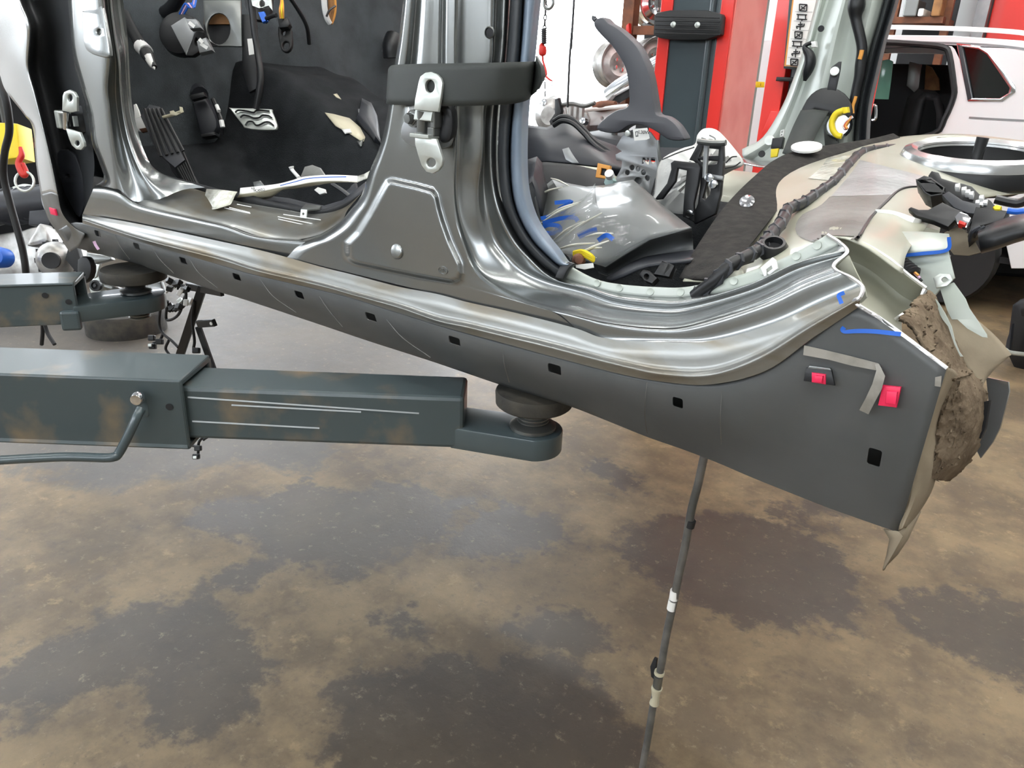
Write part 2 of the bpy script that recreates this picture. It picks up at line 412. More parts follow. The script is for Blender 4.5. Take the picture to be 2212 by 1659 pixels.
# big daylit door behind the lift post, windows on the other walls
win('door_1', (-5.6, Y1 - .04, 1.9), (3.6, 3.4), M['daydoor'], 'y')
for i, y in enumerate((-3.5, .2, 3.6)): win('window_%d' % (i + 1), (X0 + .04, y, 2.6), (2.4, 1.7), M['daywin'], 'x')
for i, x in enumerate((-5, -1.6, 1.8)): win('window_%d' % (i + 4), (x, Y0 + .04, 3.0), (2.6, 1.2), M['daywin'], 'y')
# fluorescent lamps
lampt = None
k = 0
for y in (-2.2, 1.4, 4.8):
    for x in (-6.5, -3.4, -.6, 2.2):
        if lampt is None:
            lampt = thing('ceiling_lamp', 'white twin tube fluorescent lamp under the workshop ceiling', 'lamp', (x, y, ZC - .06), 'fluorescent lamps under the ceiling')
            mk('housing', box((x, y, ZC - .03), (1.6, .22, .06)), M['white'], lampt, smooth=False, bevel=.01)
            for s in (-.06, .06): mk('lamp_tube', tube([(x - .76, y + s, ZC - .09), (x + .76, y + s, ZC - .09)], .02, 12, 1), M['lampw'], lampt)
        else:
            c = clone(lampt); c.location = (x, y, ZC - .06)
for x, y in ((.2, 3.0), (-2.0, 3.0), (1.2, .2), (-.2, -.4)):  # extra lamps, added to brighten the white car and rear floor
    c = clone(lampt); c.location = (x, y, ZC - .06)
# ================================================================= CAR SHELL
car = thing('car_body', 'cut open grey hatchback body shell with no doors resting on the lift arm pads', 'car body', (-.9, .7, .93))
# --- lower sill panel (dark, curls under), real square holes
topk = [(128, 496), (178, 481), (313, 525), (350, 533), (500, 578), (557, 594), (742, 637), (860, 674), (1011, 720), (1180, 765), (1343, 807), (1440, 824), (1505, 830), (1570, 827), (1652, 801), (1750, 733), (1847, 661), (1940, 714), (2045, 795)]
botk = [(150, 530), (205, 545), (301, 570), (335, 583), (470, 628), (530, 646), (690, 699), (800, 736), (940, 781), (1090, 832), (1230, 875), (1320, 910), (1400, 942), (1480, 970), (1550, 997), (1630, 1031), (1710, 1063), (1800, 1098), (1942, 1148)]
ts = seg(v2(topk), 6); bs_ = seg(v2(botk), 6); rows = []
NT = 16
for i in range(NT + 1):
    t = i / NT
    rows.append([py(a.x + (b.x - a.x) * t, a.y + (b.y - a.y) * t, .006 + .058 * t ** 2.4 - .004 * math.sin(math.pi * t)) for a, b in zip(ts, bs_)])
last = rows[-1]
rows.append([p + V((0, .02, -.003)) for p in last]); rows.append([p + V((0, .09, .004)) for p in last]); rows.append([p + V((0, .16, .03)) for p in last])
lowp = mk('lower_sill_panel', grid(rows), M['lower'], car, solid=.0015, label='satin dark grey curved panel with square holes')
holes = [((213, 505), 6, 7), ((297, 532), 6, 7), ((397, 563), 7, 7), ((513, 598), 8, 7), ((647, 637), 9, 8), ((801, 685), 11, 9), ((983, 736), 12, 9), ((1199, 797), 14, 11), ((1464, 870), 11, 12), ((1880, 1000), 15, 20)]
cs = []
for (u, v), a, b in holes:
    c = py(u, v, .006)
    e1 = (py(u + a, v + a * .29, .006) - c); e2 = (py(u, v + b, .006) - c)
    wd, hh = abs(e1.x) * 2, abs(e2.z) * 2
    if v > 990: wd, hh = .0135, .0225
    r = min(wd, hh) * .2
    pl = [(sx * (wd / 2 - r) + r * math.cos(t), sz * (hh / 2 - r) + r * math.sin(t)) for sx, sz, t0 in ((1, 1, 0), (-1, 1, 90), (-1, -1, 180), (1, -1, 270)) for t in [math.radians(t0 + q) for q in (0, 30, 60, 90)]]
    cs.append(plate2(pl, [], c, (V((1, 0, 0)), V((0, 0, 1)), V((0, -1, 0))), .06))
cut(lowp, cs)
# --- outer sill panel: upper edge line, ridge, lower ridge, crease
S1 = [(178, 463), (290, 482), (479, 522), (580, 545), (696, 577), (765, 594), (860, 619), (944, 635), (1012, 653), (1115, 676), (1240, 708), (1310, 731), (1440, 739), (1538, 736), (1668, 700), (1770, 655), (1861, 618)]
S2 = [(178, 474), (300, 514), (470, 558), (560, 586), (690, 616), (765, 637), (860, 663), (944, 692), (1010, 706), (1100, 728), (1180, 747), (1343, 789), (1440, 808), (1538, 808), (1640, 772), (1750, 705), (1859, 643)]
S3 = [(178, 481), (313, 525), (480, 572), (557, 594), (700, 627), (765, 644), (860, 674), (944, 700), (1011, 719), (1100, 743), (1180, 765), (1343, 807), (1440, 824), (1535, 829), (1652, 801), (1756, 729), (1856, 661)]
S1b = [(a[0] * .6 + b[0] * .4, a[1] * .6 + b[1] * .4) for a, b in zip(S1, S2)]
S2a = [(a[0] * .15 + b[0] * .85, a[1] * .15 + b[1] * .85) for a, b in zip(S1, S2)]
S2b = [(a[0] * .5 + b[0] * .5, a[1] * .5 + b[1] * .5) for a, b in zip(S2, S3)]
def sg(l, Y, m=10): return seg(L(l, Y), m)
S3u = [p + V((0, .008, -.001)) for p in sg(S3, .002)]
mk('outer_sill_panel', loft([sg(S1, .014), sg(S1b, .008), sg(S2a, .004), sg(S2, -.004), sg(S2b, -.002), sg(S3, .0), sg([(u, v + 1.2) for u, v in S3], .001), S3u], 3), M['sillpaint'], car, ang=178, label='dusty ridged lower band of the grey side panel')
# --- front sill face between the upper edge and the ridge
F0 = [(205, 400), (232, 402), (260, 411), (289, 435), (337, 450), (442, 474), (488, 485), (557, 509), (665, 517)]
F1 = [(178, 463), (205, 467), (235, 472), (290, 482), (345, 494), (430, 511), (479, 522), (550, 538), (660, 566)]
fa = lambda t: [(a[0] + (b[0] - a[0]) * t, a[1] + (b[1] - a[1]) * t) for a, b in zip(F0, F1)]
front = [sg(fa(t_), [y_] * 8 + [y_ + .01]) for t_, y_ in ((0, .042), (.06, .026), (.16, .0175), (.6, .0165), (.92, .017), (1.04, .019))]
mk('front_sill_face', loft(front, 3), M['paint'], car, ang=178)
# --- flat B pillar panel with its pressed boss
LC = [(872, -60), (871, 0), (862, 80), (854, 130), (846, 180), (839, 230), (828, 290), (815, 330), (798, 371), (780, 423), (760, 450), (732, 481), (691, 506), (655, 518), (622, 532), (600, 552)]
RC = [(979, -60), (978, 0), (978, 90), (979, 150), (981, 230), (980, 300), (979, 360), (977, 403), (982, 464), (998, 525), (1025, 586), (1066, 623), (1139, 657), (1195, 674), (1240, 707)]
BOSS = np.array([(846, 386), (900, 398), (936, 408), (946, 422), (952, 450), (960, 478), (975, 520), (998, 570), (1000, 590), (996, 606), (980, 614), (900, 600), (766, 572), (750, 562), (746, 550), (746, 524), (770, 500), (795, 460), (825, 405), (834, 390)], float)
def sm01(x): x = np.clip(x, 0, 1); return x * x * (3 - 2 * x)
NU, NV = 76, 190
lc = res(v2(LC), NV); rc = res(v2(RC), NV)
uv = np.array([[(l.x + (r.x - l.x) * j / NU, l.y + (r.y - l.y) * j / NU) for j in range(NU + 1)] for l, r in zip(lc, rc)])
pts = uv.reshape(-1, 2); bs2 = sdf(pts, BOSS)
Yb = np.zeros(len(pts))
for i in range(NV):
    for j in range(NU + 1):
        q = j / NU; y = .016 + .022 * max(0, 1 - q / .07) ** 2          # front return edge
        y += .004 * q
        # fold that runs down the upper pillar
        v = uv[i, j][1]; up_ = sm01(np.array([(330 - v) / 200]))[0]
        y += up_ * (.010 * math.exp(-((q - .27) / .07) ** 2) - .004 * math.exp(-((q - .48) / .12) ** 2) + .006 * math.exp(-((q - .8) / .05) ** 2))
        Yb[i * (NU + 1) + j] = y
Yb -= .0075 * sm01(bs2 / 13 + .2)
plug = np.hypot((pts[:, 0] - 859) / 15, (pts[:, 1] - 542) / 21)
hp = np.hypot((pts[:, 0] - 925), (pts[:, 1] - 262) / 1.1)
gv = [py(a[0], a[1], y) for a, y in zip(pts, Yb)]
gf = [[i * (NU + 1) + j, i * (NU + 1) + j + 1, (i + 1) * (NU + 1) + j + 1, (i + 1) * (NU + 1) + j] for i in range(NV - 1) for j in range(NU)]
mk('pillar_panel', (gv, gf), M['paint'], car, ang=70)
pc = py(859, 543, .0112)
mk('hole_plug', lathe([(.0118, -.003), (.0118, .0022), (.0110, .0036), (.0095, .0042), (.0, .0042)], pc, (0.0, -1, .18), 28), M['paint'], car)
# pressed maker's oval
oc = py(957, 584, .0110)
def ring2(org, ax, rx, ry, wd, d):
    return plate2(circ(0, 0, rx, ry, 0, 28), [circ(0, 0, rx - wd, ry - wd, 0, 28)], org, ax, d)
axp = (V((1, 0, 0)), V((0, 0, 1)), V((0, -1, 0)))
ob = MB().add(ring2(oc + V((0, -.0005, 0)), axp, .0088, .0058, .0009, .0014)).add(text3('KIA', .0072, oc + V((0, -.0005, 0)), axp, .0005))
mk('pressed_oval_stamp', ob, M['paint'], car, smooth=False)
# --- recessed rear face of the pillar running down into the rear sill
R0 = [(979, -60), (978, 0), (978, 130), (981, 230), (980, 330), (977, 403), (982, 464), (998, 525), (1025, 586), (1066, 623), (1139, 657), (1240, 681), (1310, 697), (1408, 708), (1489, 703), (1636, 658), (1735, 612), (1806, 585)]
R1 = [(990, -60), (990, 0), (986, 130), (990, 230), (989, 330), (986, 403), (992, 464), (1010, 525), (1036, 580), (1078, 614), (1145, 646), (1242, 670), (1312, 688), (1409, 699), (1489, 695), (1634, 649), (1732, 602), (1800, 574)]
R2 = [(1064, -60), (1060, 0), (1056, 130), (1043, 230), (1040, 330), (1030, 403), (1030, 464), (1045, 520), (1075, 565), (1110, 600), (1165, 628), (1250, 650), (1318, 672), (1412, 684), (1489, 681), (1628, 639), (1728, 592), (1806, 565)]
R3 = [(1074, -60), (1072, 0), (1066, 130), (1050, 230), (1046, 330), (1046, 403), (1055, 464), (1075, 520), (1105, 560), (1140, 590), (1190, 612), (1260, 632), (1325, 655), (1414, 668), (1489, 665), (1622, 628), (1724, 582), (1822, 552)]
R4 = [(1092, -60), (1090, 0), (1083, 130), (1065, 230), (1060, 330), (1065, 403), (1080, 464), (1108, 520), (1145, 562), (1175, 590), (1210, 608), (1270, 622), (1330, 642), (1416, 652), (1489, 650), (1615, 615), (1718, 568), (1826, 540)]
R5 = [(1104, -60), (1102, 0), (1093, 130), (1080, 230), (1075, 330), (1081, 415), (1095, 464), (1125, 520), (1160, 562), (1190, 586), (1222, 601), (1280, 619), (1335, 633), (1418, 641), (1489, 640), (1608, 620), (1712, 578), (1815, 527)]
FT = [(1172, -60), (1160, 0), (1147, 130), (1135, 230), (1131, 330), (1135, 408), (1152, 467), (1176, 506), (1203, 540), (1222, 566), (1240, 580), (1287, 603), (1340, 614), (1418, 620), (1489, 619), (1604, 592), (1706, 551), (1787, 507)]
def yv(a, b, n=18, k=6, k2=11): return [a if i < k else (a + (b - a) * (i - k) / (k2 - k) if i < k2 else b) for i in range(n)]
mk('pillar_recess', loft([sg(R0, yv(.020, .030, 18, 11, 15), 14), sg([((a[0] + b[0]) / 2, (a[1] + b[1]) / 2) for a, b in zip(R0, R1)], yv(.022, .032), 14), sg(R1, yv(.034, .046), 14), sg(R2, yv(.046, .072), 14), sg(R3, yv(.060, .082), 14), sg(R4, yv(.052, .080), 14), sg(R5, yv(.072, .098), 14)], 7), M['paint'], car, ang=178)
# spot welded upright flange
fl_i = 8
FTw = sg(FT[9:], yv(.078, .101)[9:], 5); R5w = sg(R5[9:], yv(.072, .098)[9:], 5)
mk('rear_door_flange', loft([R5w, [a.lerp(b, .5) for a, b in zip(R5w, FTw)], FTw], 2), M['primerg'], car, solid=.0025)
for u, v in [(1247, 594), (1290, 612), (1338, 622), (1405, 630), (1470, 631), (1530, 623), (1585, 607), (1648, 585), (1720, 553), (1765, 530)]:
    c = py(u, v, .0985); mk('spot_weld', lathe([(.0052, -.001), (.0048, .0008), (.003, .0002), (0, .0)], c, (0, -1, .25), 14), M['primerg'], car)
# band between the step edge and the rounded sill shoulder (rear)
B0 = [(1139, 657), (1240, 681), (1310, 697), (1408, 708), (1489, 703), (1636, 658), (1735, 612), (1806, 585)]
B1 = [(1165, 690), (1250, 711), (1310, 731), (1440, 739), (1538, 736), (1668, 700), (1770, 655), (1861, 618)]
B0 = [(1165, 664), (1250, 684)] + B0[2:]
b_ = lambda t: [(a[0] + (b[0] - a[0]) * t, a[1] + (b[1] - a[1]) * t) for a, b in zip(B0, B1)]
mk('sill_shoulder', loft([sg(b_(t_), [yA + .003, yA + .0008, yA * .75 + y_ * .25] + [y_] * 5) for t_, yA, y_ in ((0, .0215, .030), (.10, .0208, .022), (.25, .0205, .0195), (.8, .020, .0185), (1.04, .0195, .016))], 3), M['paint'], car, ang=178)
# bare cut line at the rear end
cutl = [(1787, 507), (1815, 525), (1830, 545), (1803, 570), (1806, 584), (1840, 601), (1863, 620), (1858, 642), (1845, 650), (1856, 661), (1900, 688), (1950, 724), (2000, 762), (2045, 796)]
cy = [.1, .098, .08, .05, .03, .02, .012, -.004, 0, 0, .006, .006, .006, .006]
mk('cut_edge', tube(L(cutl, cy), [.0022] * 14, 6, 5), M['cutedge'], car)
# --- door seal round the rear opening
def mid(a, b, t): return [(x[0] + (y[0] - x[0]) * t, x[1] + (y[1] - x[1]) * t) for x, y in zip(a, b)]
n_ = 11
QA = R5[:10] + [(1205, 600)]; QB = FT[:10] + [(1234, 566)]
QM = [(1132, -60), (1131, 0), (1122, 130), (1108, 230), (1101, 330), (1106, 415), (1121, 469), (1150, 520), (1184, 555), (1204, 572), (1219, 578)]
ye = lambda a: [a + .0048 * max(0, i - 5) for i in range(n_)]
seal = thing('door_seal', None, None, py(1100, 330, .07)); seal.parent = car; seal.location = seal.location - wloc(car)
mk('seal_lip', loft([sg(QA, ye(.070), 6), sg(mid(QA, QM, .12), ye(.056), 6), sg(mid(QA, QM, .5), ye(.050), 6), sg(mid(QA, QM, .85), ye(.055), 6), sg(QM, ye(.072), 6)], 3), M['sealdark'], seal, ang=178)
mk('seal_bulb', loft([sg(QM, ye(.072), 6), sg(mid(QM, QB, .15), ye(.056), 6), sg(mid(QM, QB, .45), ye(.050), 6), sg(mid(QM, QB, .8), ye(.056), 6), sg(QB, ye(.075), 6), sg([(u + 9, v) for u, v in QB], ye(.1), 6)], 3), M['seal'], seal, ang=178, label='blue grey rounded bulb of the seal')
mk('seal_end', ppx([(1198, 599), (1208, 576), (1228, 565), (1241, 569), (1230, 578), (1223, 588), (1216, 603)], [], py(1215, 585, .072), (.2, -1, .3), .012, .002), M['black'], seal)
mk('threaded_hole', lathe([(.007, -.002), (.0075, .001), (.006, .002), (.0055, -.001), (0, -.001)], py(1058, 70, .0445), (.1, -1, 0), 22), M['zincd'], car)
mk('hole_core', lathe([(.0055, 0), (0, .0005)], py(1058, 70, .0425), (.1, -1, 0), 18), M['blackm'], car)
# --- A pillar: outer edge, flat, ridges, inner flange
A0 = [(138, -60), (144, 0), (152, 101), (172, 177), (190, 240), (197, 304), (214, 350), (224, 385), (205, 402)]
A1 = [(150, -60), (156, 0), (163, 101), (182, 177), (199, 240), (208, 304), (224, 350), (236, 390), (232, 404)]
A2 = [(216, -60), (220, 0), (228, 76), (235, 130), (231, 190), (236, 240), (243, 304), (252, 370), (260, 411)]
A3 = [(224, -60), (228, 0), (237, 76), (243, 130), (240, 190), (245, 245), (256, 310), (272, 378), (289, 435)]
A4 = [(236, -60), (238, 0), (247, 76), (257, 140), (261, 190), (268, 253), (283, 315), (309, 374), (345, 430)]
A5 = [(250, -60), (252, 0), (260, 60), (268, 110), (272, 180), (279, 245), (297, 310), (325, 362), (395, 410)]
A6 = [(264, -60), (266, 0), (272, 46), (277, 100), (281, 177), (288, 240), (311, 325), (345, 372), (443, 405)]
mk('front_pillar', loft([sg(A0, .07), sg(mid(A0, A1, .5), .035), sg(A1, .022), sg(mid(A1, A2, .5), .018), sg(A2, .02), sg(A3, .036), sg(mid(A3, A4, .5), .05), sg(A4, .044), sg(A5, .075), sg(A6, .085)], 3), M['paint'], car, ang=178)
# embossed pad on the pillar
pd_ = [(176, 28), (182, 22), (215, 12), (220, 20), (228, 60), (236, 112), (232, 124), (214, 122), (190, 112), (180, 90)]
mk('pillar_pad', ppx(pd_, [circ(213, 69, 5, 6)], py(205, 70, .013), (0, -1, .12), .008, .003, 3), M['paint'], car, ang=30)
# sill step between the front door edge and its inner flange
T0 = [(260, 411), (289, 435), (337, 450), (442, 474), (488, 485), (557, 509), (622, 519), (691, 506), (740, 476)]
T1 = [(300, 400), (335, 418), (380, 430), (460, 452), (515, 462), (590, 480), (650, 490), (705, 478), (752, 452)]
T2 = [(345, 385), (385, 398), (420, 408), (475, 425), (530, 438), (610, 452), (680, 462), (740, 450), (783, 416)]
mk('front_door_step', loft([sg(T0, .042), sg(mid(T0, T1, .4), .05), sg(T1, .07), sg(mid(T1, T2, .9), .108), sg(T2, .112)], 3), M['sillpaint'], car, ang=178)
T3 = [(350, 376), (385, 386), (425, 396), (478, 410), (535, 420), (575, 432), (650, 447), (696, 452), (762, 430)]
mk('front_door_flange', loft([sg(T2, .112), sg(T3, .114)], 2), M['blackm'], car, solid=.003)
for a, b in [((495, 448), (540, 459)), ((484, 449), (541, 461)), ((600, 468), (684, 485)), ((601, 473), (682, 491)), ((612, 463), (693, 475)), ((512, 441), (543, 447))]:
    pa, pb = py(a[0], a[1], .078), py(b[0], b[1], .078); mk('scuff_line', strip([pa, pb], .0007), M['white'], car)
# --- front wing (silver) and dark door shut recess
G0 = [(-80, -60), (-70, 0), (-40, 90), (-5, 150), (12, 195), (51, 246), (71, 278), (78, 354), (88, 420), (103, 470), (122, 500), (150, 545)]
G1 = [(-20, -60), (0, 0), (20, 70), (30, 130), (50, 190), (72, 246), (88, 290), (98, 354), (110, 415), (122, 455), (142, 485), (172, 530)]
G2 = [(40, -60), (45, 0), (66, 60), (62, 142), (76, 200), (88, 250), (101, 304), (114, 360), (126, 420), (135, 460), (160, 490), (184, 503)]
gw = lambda i, j: [sg(l[i:j], y) for l, y in ((G0, .05), (mid(G0, G1, .5), .02), (G1, .005), (mid(G1, G2, .8), .0), (G2, .006), ([(u + 2, v) for u, v in G2], .02))]
mk('front_wing', loft(gw(0, 9), 3), M['silver'], car, solid=.0012, ang=178)
mk('front_wing_foot', loft(gw(8, 12), 3), M['dusty'], car, solid=.0012, label='dusty dark grey foot of the front wing')
J1 = [(52, -60), (57, 0), (76, 60), (76, 142), (88, 200), (100, 250), (112, 304), (126, 360), (140, 420), (150, 450), (170, 475), (184, 495)]
J2 = [(132, -60), (137, 0), (144, 60), (150, 142), (165, 200), (176, 250), (186, 304), (192, 360), (186, 420), (184, 450), (182, 475), (186, 490)]
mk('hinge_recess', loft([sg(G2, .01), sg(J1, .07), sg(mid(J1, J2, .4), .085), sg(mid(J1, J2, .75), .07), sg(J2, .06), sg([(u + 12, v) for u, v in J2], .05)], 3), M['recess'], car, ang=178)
mk('recess_cover', ppx([(122, 330), (150, 326), (168, 350), (184, 410), (182, 440), (170, 470), (150, 440), (133, 400)], [circ(145, 380, 5, 4)], py(150, 390, .055), (.3, -1, .1), .012, .004, 3), M['trim'], car)
# --- hinges
def hinge_rear():
    h = thing('door_hinge', None, None, py(925, 262, 0)); h.parent = car; h.location -= wloc(car); sc_ = lambda l: [(820 + a / 3.95, b / 3.95) for a, b in l]
    mk('base_plate', ppx(sc_([(180, 1100), (240, 980), (340, 930), (520, 900), (600, 930), (610, 1190), (540, 1270), (330, 1260), (200, 1200)]), [], py(920, 272, .006), (0, -1, 0), .006, .002, 4), M['steel'], h)
    mk('leaf', ppx(sc_([(290, 935), (300, 850), (330, 700), (345, 650), (385, 620), (435, 612), (485, 630), (520, 665), (534, 710), (520, 830), (497, 955)]), [circ(*sc_([(427, 735)])[0], 10.5, 14)], py(925, 205, -.02), (0, -1, .08), .005, .0012), M['zinc'], h)
    mk('leaf', ppx(sc_([(300, 1168), (480, 1185), (500, 1245), (535, 1350), (528, 1410), (500, 1455), (450, 1482), (395, 1465), (355, 1410), (325, 1320), (300, 1230)]), [circ(*sc_([(438, 1387)])[0], 10, 10)], py(925, 332, -.018), (0, -1, .0), .005, .0012), M['zinc'], h)
    b = MB().add(box(py(919, 238, -.012), (.031, .028, .006), frame((0, -1, .3), (0, 0, 1)))).add(box(py(921, 293, -.008), (.034, .03, .005)))
    mk('leaf_bend', b, M['zinc'], h, smooth=False, bevel=.001)
    mk('pin', tube([py(913, 240, -.012), py(912, 290, -.010)], .0075, 14, 1), M['zincd'], h)
    b = MB().add(box(py(929, 265, -.002), (.018, .014, .034))).add(box(py(944, 252, -.004), (.008, .02, .03))).add(box(py(940, 284, -.004), (.012, .02, .012)))
    mk('knuckle', b, M['zincd'], h, smooth=False, bevel=.002)
    bo = MB().add(lathe([(.0092, -.002), (.0092, .003), (.0075, .0035), (.0068, .011), (.0, .0112)], py(892, 256, .002), (-.1, -1, 0), 6)).add(lathe([(.0115, -.003), (.0115, .002), (0, .0021)], py(893, 256, .002), (0, -1, 0), 22))
    mk('bolt', bo, M['zincd'], h)
    mk('check_strap_cover', ppx(sc_([(505, 905), (560, 890), (605, 925), (622, 1010), (618, 1130), (590, 1200), (520, 1215), (500, 1150), (540, 1000)]), [], py(963, 265, .0), (0.3, -1, 0), .02, .004, 4), M['black'], h)
hinge_rear()
def hinge_front():
    h = thing('door_hinge', None, None, py(152, 255, .04)); h.parent = car; h.location -= wloc(car); sc_ = lambda l: [(a / 3.95, b / 3.95) for a, b in l]
    mk('leaf', ppx(sc_([(528, 945), (532, 820), (545, 785), (590, 765), (630, 785), (654, 830), (655, 950), (600, 960)]), [circ(*sc_([(595, 835)])[0], 5.5, 8)], py(150, 215, .022), (.15, -1, 0), .006, .0015), M['zinc'], h)
    mk('leaf', ppx(sc_([(560, 1095), (600, 1105), (680, 1130), (715, 1215), (718, 1250), (690, 1280), (650, 1275), (610, 1240), (585, 1180)]), [circ(*sc_([(657, 1222)])[0], 5, 6)], py(160, 300, .024), (.15, -1, 0), .006, .0015), M['zinc'], h)
    b = MB().add(box(py(133, 258, .03), (.02, .02, .038))).add(box(py(140, 243, .028), (.022, .02, .006)))
    mk('knuckle', b, M['zinc'], h, smooth=False, bevel=.003)
    mk('pin', tube([py(142, 240, .026), py(143, 278, .028)], .007, 12, 1), M['chrome'], h)
    for u in (145, 163): mk('bolt', box(py(u, 262, .04), (.006, .01, .022)), M['zinc'], h, smooth=False, bevel=.001)
    mk('base_plate', ppx([(128, 232), (178, 228), (184, 285), (150, 296), (128, 285)], [], py(155, 262, .052), (.1, -1, 0), .008, .002), M['black'], h)
hinge_front()
# --- cavity seen past the cut: inner panels, wheelhouse side, torn strips, mud caked liner
I0 = [(1790, 510), (1822, 512), (1858, 524), (1882, 535), (1925, 562), (1960, 592), (2000, 622)]
I1 = [(1792, 545), (1830, 560), (1865, 575), (1895, 595), (1925, 620), (1950, 640), (1978, 655)]
I2 = [(1800, 600), (1850, 618), (1880, 632), (1905, 650), (1920, 668), (1935, 682), (1950, 690)]
I3 = [(1845, 665), (1870, 675), (1890, 690), (1905, 705), (1920, 715), (1935, 722), (1950, 735)]
mk('inner_sill_cavity', loft([sg(I0, .13), sg(I1, .165), sg(I2, .13), sg(I3, .05)], 5), M['primer'], car, solid=.002, label='beige primed hollow inside the cut sill')
mk('cavity_edge', tube(L(I0, .13), .0022, 6, 5), M['cutedge'], car)
mk('cavity_edge', tube(L([(1998, 625), (1985, 650), (1965, 672), (1945, 682), (1936, 690)], [.13, .125, .12, .11, .11]), [.003, .002, .003, .002, .003], 6, 4), M['cutedge'], car)
mk('cavity_baffle', ppx([(1832, 552), (1850, 590), (1868, 625), (1872, 642), (1860, 655), (1840, 652), (1850, 630), (1835, 600), (1808, 575)], [], py(1845, 610, .06), (-.3, -1, 0), .002), M['primer'], car)
from mathutils import noise as _nz
def rough(vf, amp=.005, sc_=95):
    return [V(p) + V((-.4, -1, .2)) * (amp * (_nz.fractal(V(p) * sc_ * 1.0, 1, 2, 4) + abs(_nz.noise(V(p) * sc_ * 1.7)) * -.8)) for p in vf[0]], vf[1]
# felt liner: upper lobe and lower lobe
U0 = [(1990, 628), (2008, 627), (2020, 640), (2030, 668), (2053, 711), (2072, 752), (2085, 785), (2102, 805)]
U1 = [(1965, 660), (1985, 665), (2000, 680), (2012, 705), (2028, 735), (2045, 765), (2060, 795), (2075, 815)]
U2 = [(1942, 688), (1955, 692), (1968, 705), (1985, 725), (2000, 750), (2018, 775), (2036, 795), (2055, 818)]
mk('arch_liner', rough(loft([sg(U0, .14, 12), sg(U1, .085, 12), sg(U2, .05, 12)], 30)), M['mud'], car, solid=.004, label='brown mud caked felt liner, upper lobe')
W0 = [(2085, 790), (2108, 812), (2128, 840), (2132, 880), (2128, 925), (2112, 970), (2090, 1005), (2050, 1040)]
W1 = [(2068, 800), (2085, 830), (2095, 860), (2095, 900), (2088, 940), (2072, 985), (2050, 1015), (2030, 1038)]
W2 = [(2055, 815), (2050, 840), (2045, 870), (2040, 905), (2032, 945), (2025, 980), (2015, 1010), (2010, 1030)]
W3 = [(2045, 800), (2025, 840), (2010, 875), (2000, 915), (1992, 950), (1988, 985), (1990, 1010), (1995, 1020)]
mk('arch_liner', rough(loft([sg(W0, .16, 12), sg(W1, .10, 12), sg(W2, .075, 12), sg(W3, .085, 12)], 24)), M['mud'], car, solid=.004, label='brown mud caked felt liner, lower lobe')
# dusty folded flange along the cut rear edge
E0 = [(2050, 795), (2023, 860), (1999, 908), (1977, 956), (1955, 1041), (1946, 1090), (1940, 1146)]
E1 = [(2062, 800), (2032, 862), (2010, 912), (1996, 958), (1985, 1030), (1975, 1080), (1950, 1140)]
E2 = [(2070, 812), (2045, 862), (2030, 920), (2030, 980), (2020, 1040), (2000, 1085), (1960, 1142)]
mk('arch_flange', loft([sg(E0, [.008, .012, .018, .024, .04, .05, .062]), sg(E1, .045), sg(E2, .09)], 3), M['mudl'], car, solid=.002, label='dusty beige flange along the cut rear edge')
mk('torn_tip', loft([L([(1908, 1143), (1921, 1165), (1914, 1200), (1906, 1232)], .07), L([(1940, 1146), (1950, 1158), (1930, 1195), (1912, 1226)], .062), L([(1990, 1105), (1962, 1165), (1940, 1198), (1914, 1224)], .10)], 2), M['mudl'], car, solid=.0015, label='jagged torn metal tip hanging below the rear corner')
# dusty outer liner flap and torn pale strips
H0 = [(2048, 640), (2080, 665), (2110, 690), (2150, 725), (2182, 762), (2180, 770), (2155, 790), (2130, 810)]
H1 = [(2045, 690), (2065, 700), (2095, 725), (2115, 750), (2130, 775), (2135, 800), (2130, 820), (2120, 835)]
H2 = [(2045, 720), (2055, 740), (2068, 770), (2082, 795), (2098, 815), (2110, 835), (2118, 845), (2130, 845)]
mk('liner_flap', loft([sg(H0, .2), sg(H1, .19), sg(H2, .17)], 4), M['mudl'], car, solid=.003, label='dusty brown flap of the wheel arch')
mk('torn_strip', ppx([(2016, 640), (2028, 655), (2040, 675), (2055, 705), (2062, 735), (2072, 760), (2080, 770), (2074, 770), (2062, 745), (2048, 705), (2036, 690), (2026, 672)], [], py(2050, 710, .125), (-.2, -1, .25), .002), M['primerg'], car, label='narrow pale green torn metal strip')
mk('torn_strip', ppx([(2030, 622), (2060, 610), (2085, 645), (2093, 665), (2110, 690), (2131, 722), (2132, 729), (2122, 728), (2090, 710), (2068, 690), (2056, 690), (2045, 668)], [], py(2080, 665, .17), (-.3, -1, .35), .002), M['primerg'], car, label='wide pale green pointed metal strip')
mk('silver_strip', ppx([(2130, 815), (2178, 825), (2180, 845), (2172, 880), (2160, 925), (2145, 955), (2118, 990), (2108, 970), (2125, 900), (2136, 870)], [], py(2150, 880, .2), (-.5, -1, 0), .002), M['silver'], car, label='thin silver sheet edge behind the liner')
mk('dark_slot', ppx([(2119, 870), (2137, 865), (2128, 925), (2118, 948), (2106, 940)], [], py(2120, 905, .148), (-.4, -1, 0), .004), M['blackm'], car)
mk('inner_post', ppx([(1936, 540), (2045, 530), (2062, 600), (2030, 625), (2018, 640), (2000, 622), (1960, 592)], [], py(1995, 590, .2), (-.2, -1, .35), .003), M['primerg'], car, label='pale green cut inner post')
mk('inner_post_bend', loft([L([(1936, 500), (1990, 500), (2050, 505)], .27), L([(1937, 530), (1992, 520), (2052, 520)], .22), L([(1938, 548), (1995, 542), (2050, 538)], .2)], 4), M['primerg'], car, solid=.002)
mk('post_edge', strip(L([(1940, 553), (1990, 548), (2046, 540), (2050, 512)], .195), .002), M['blue'], car, label='blue marker line along the cut post')
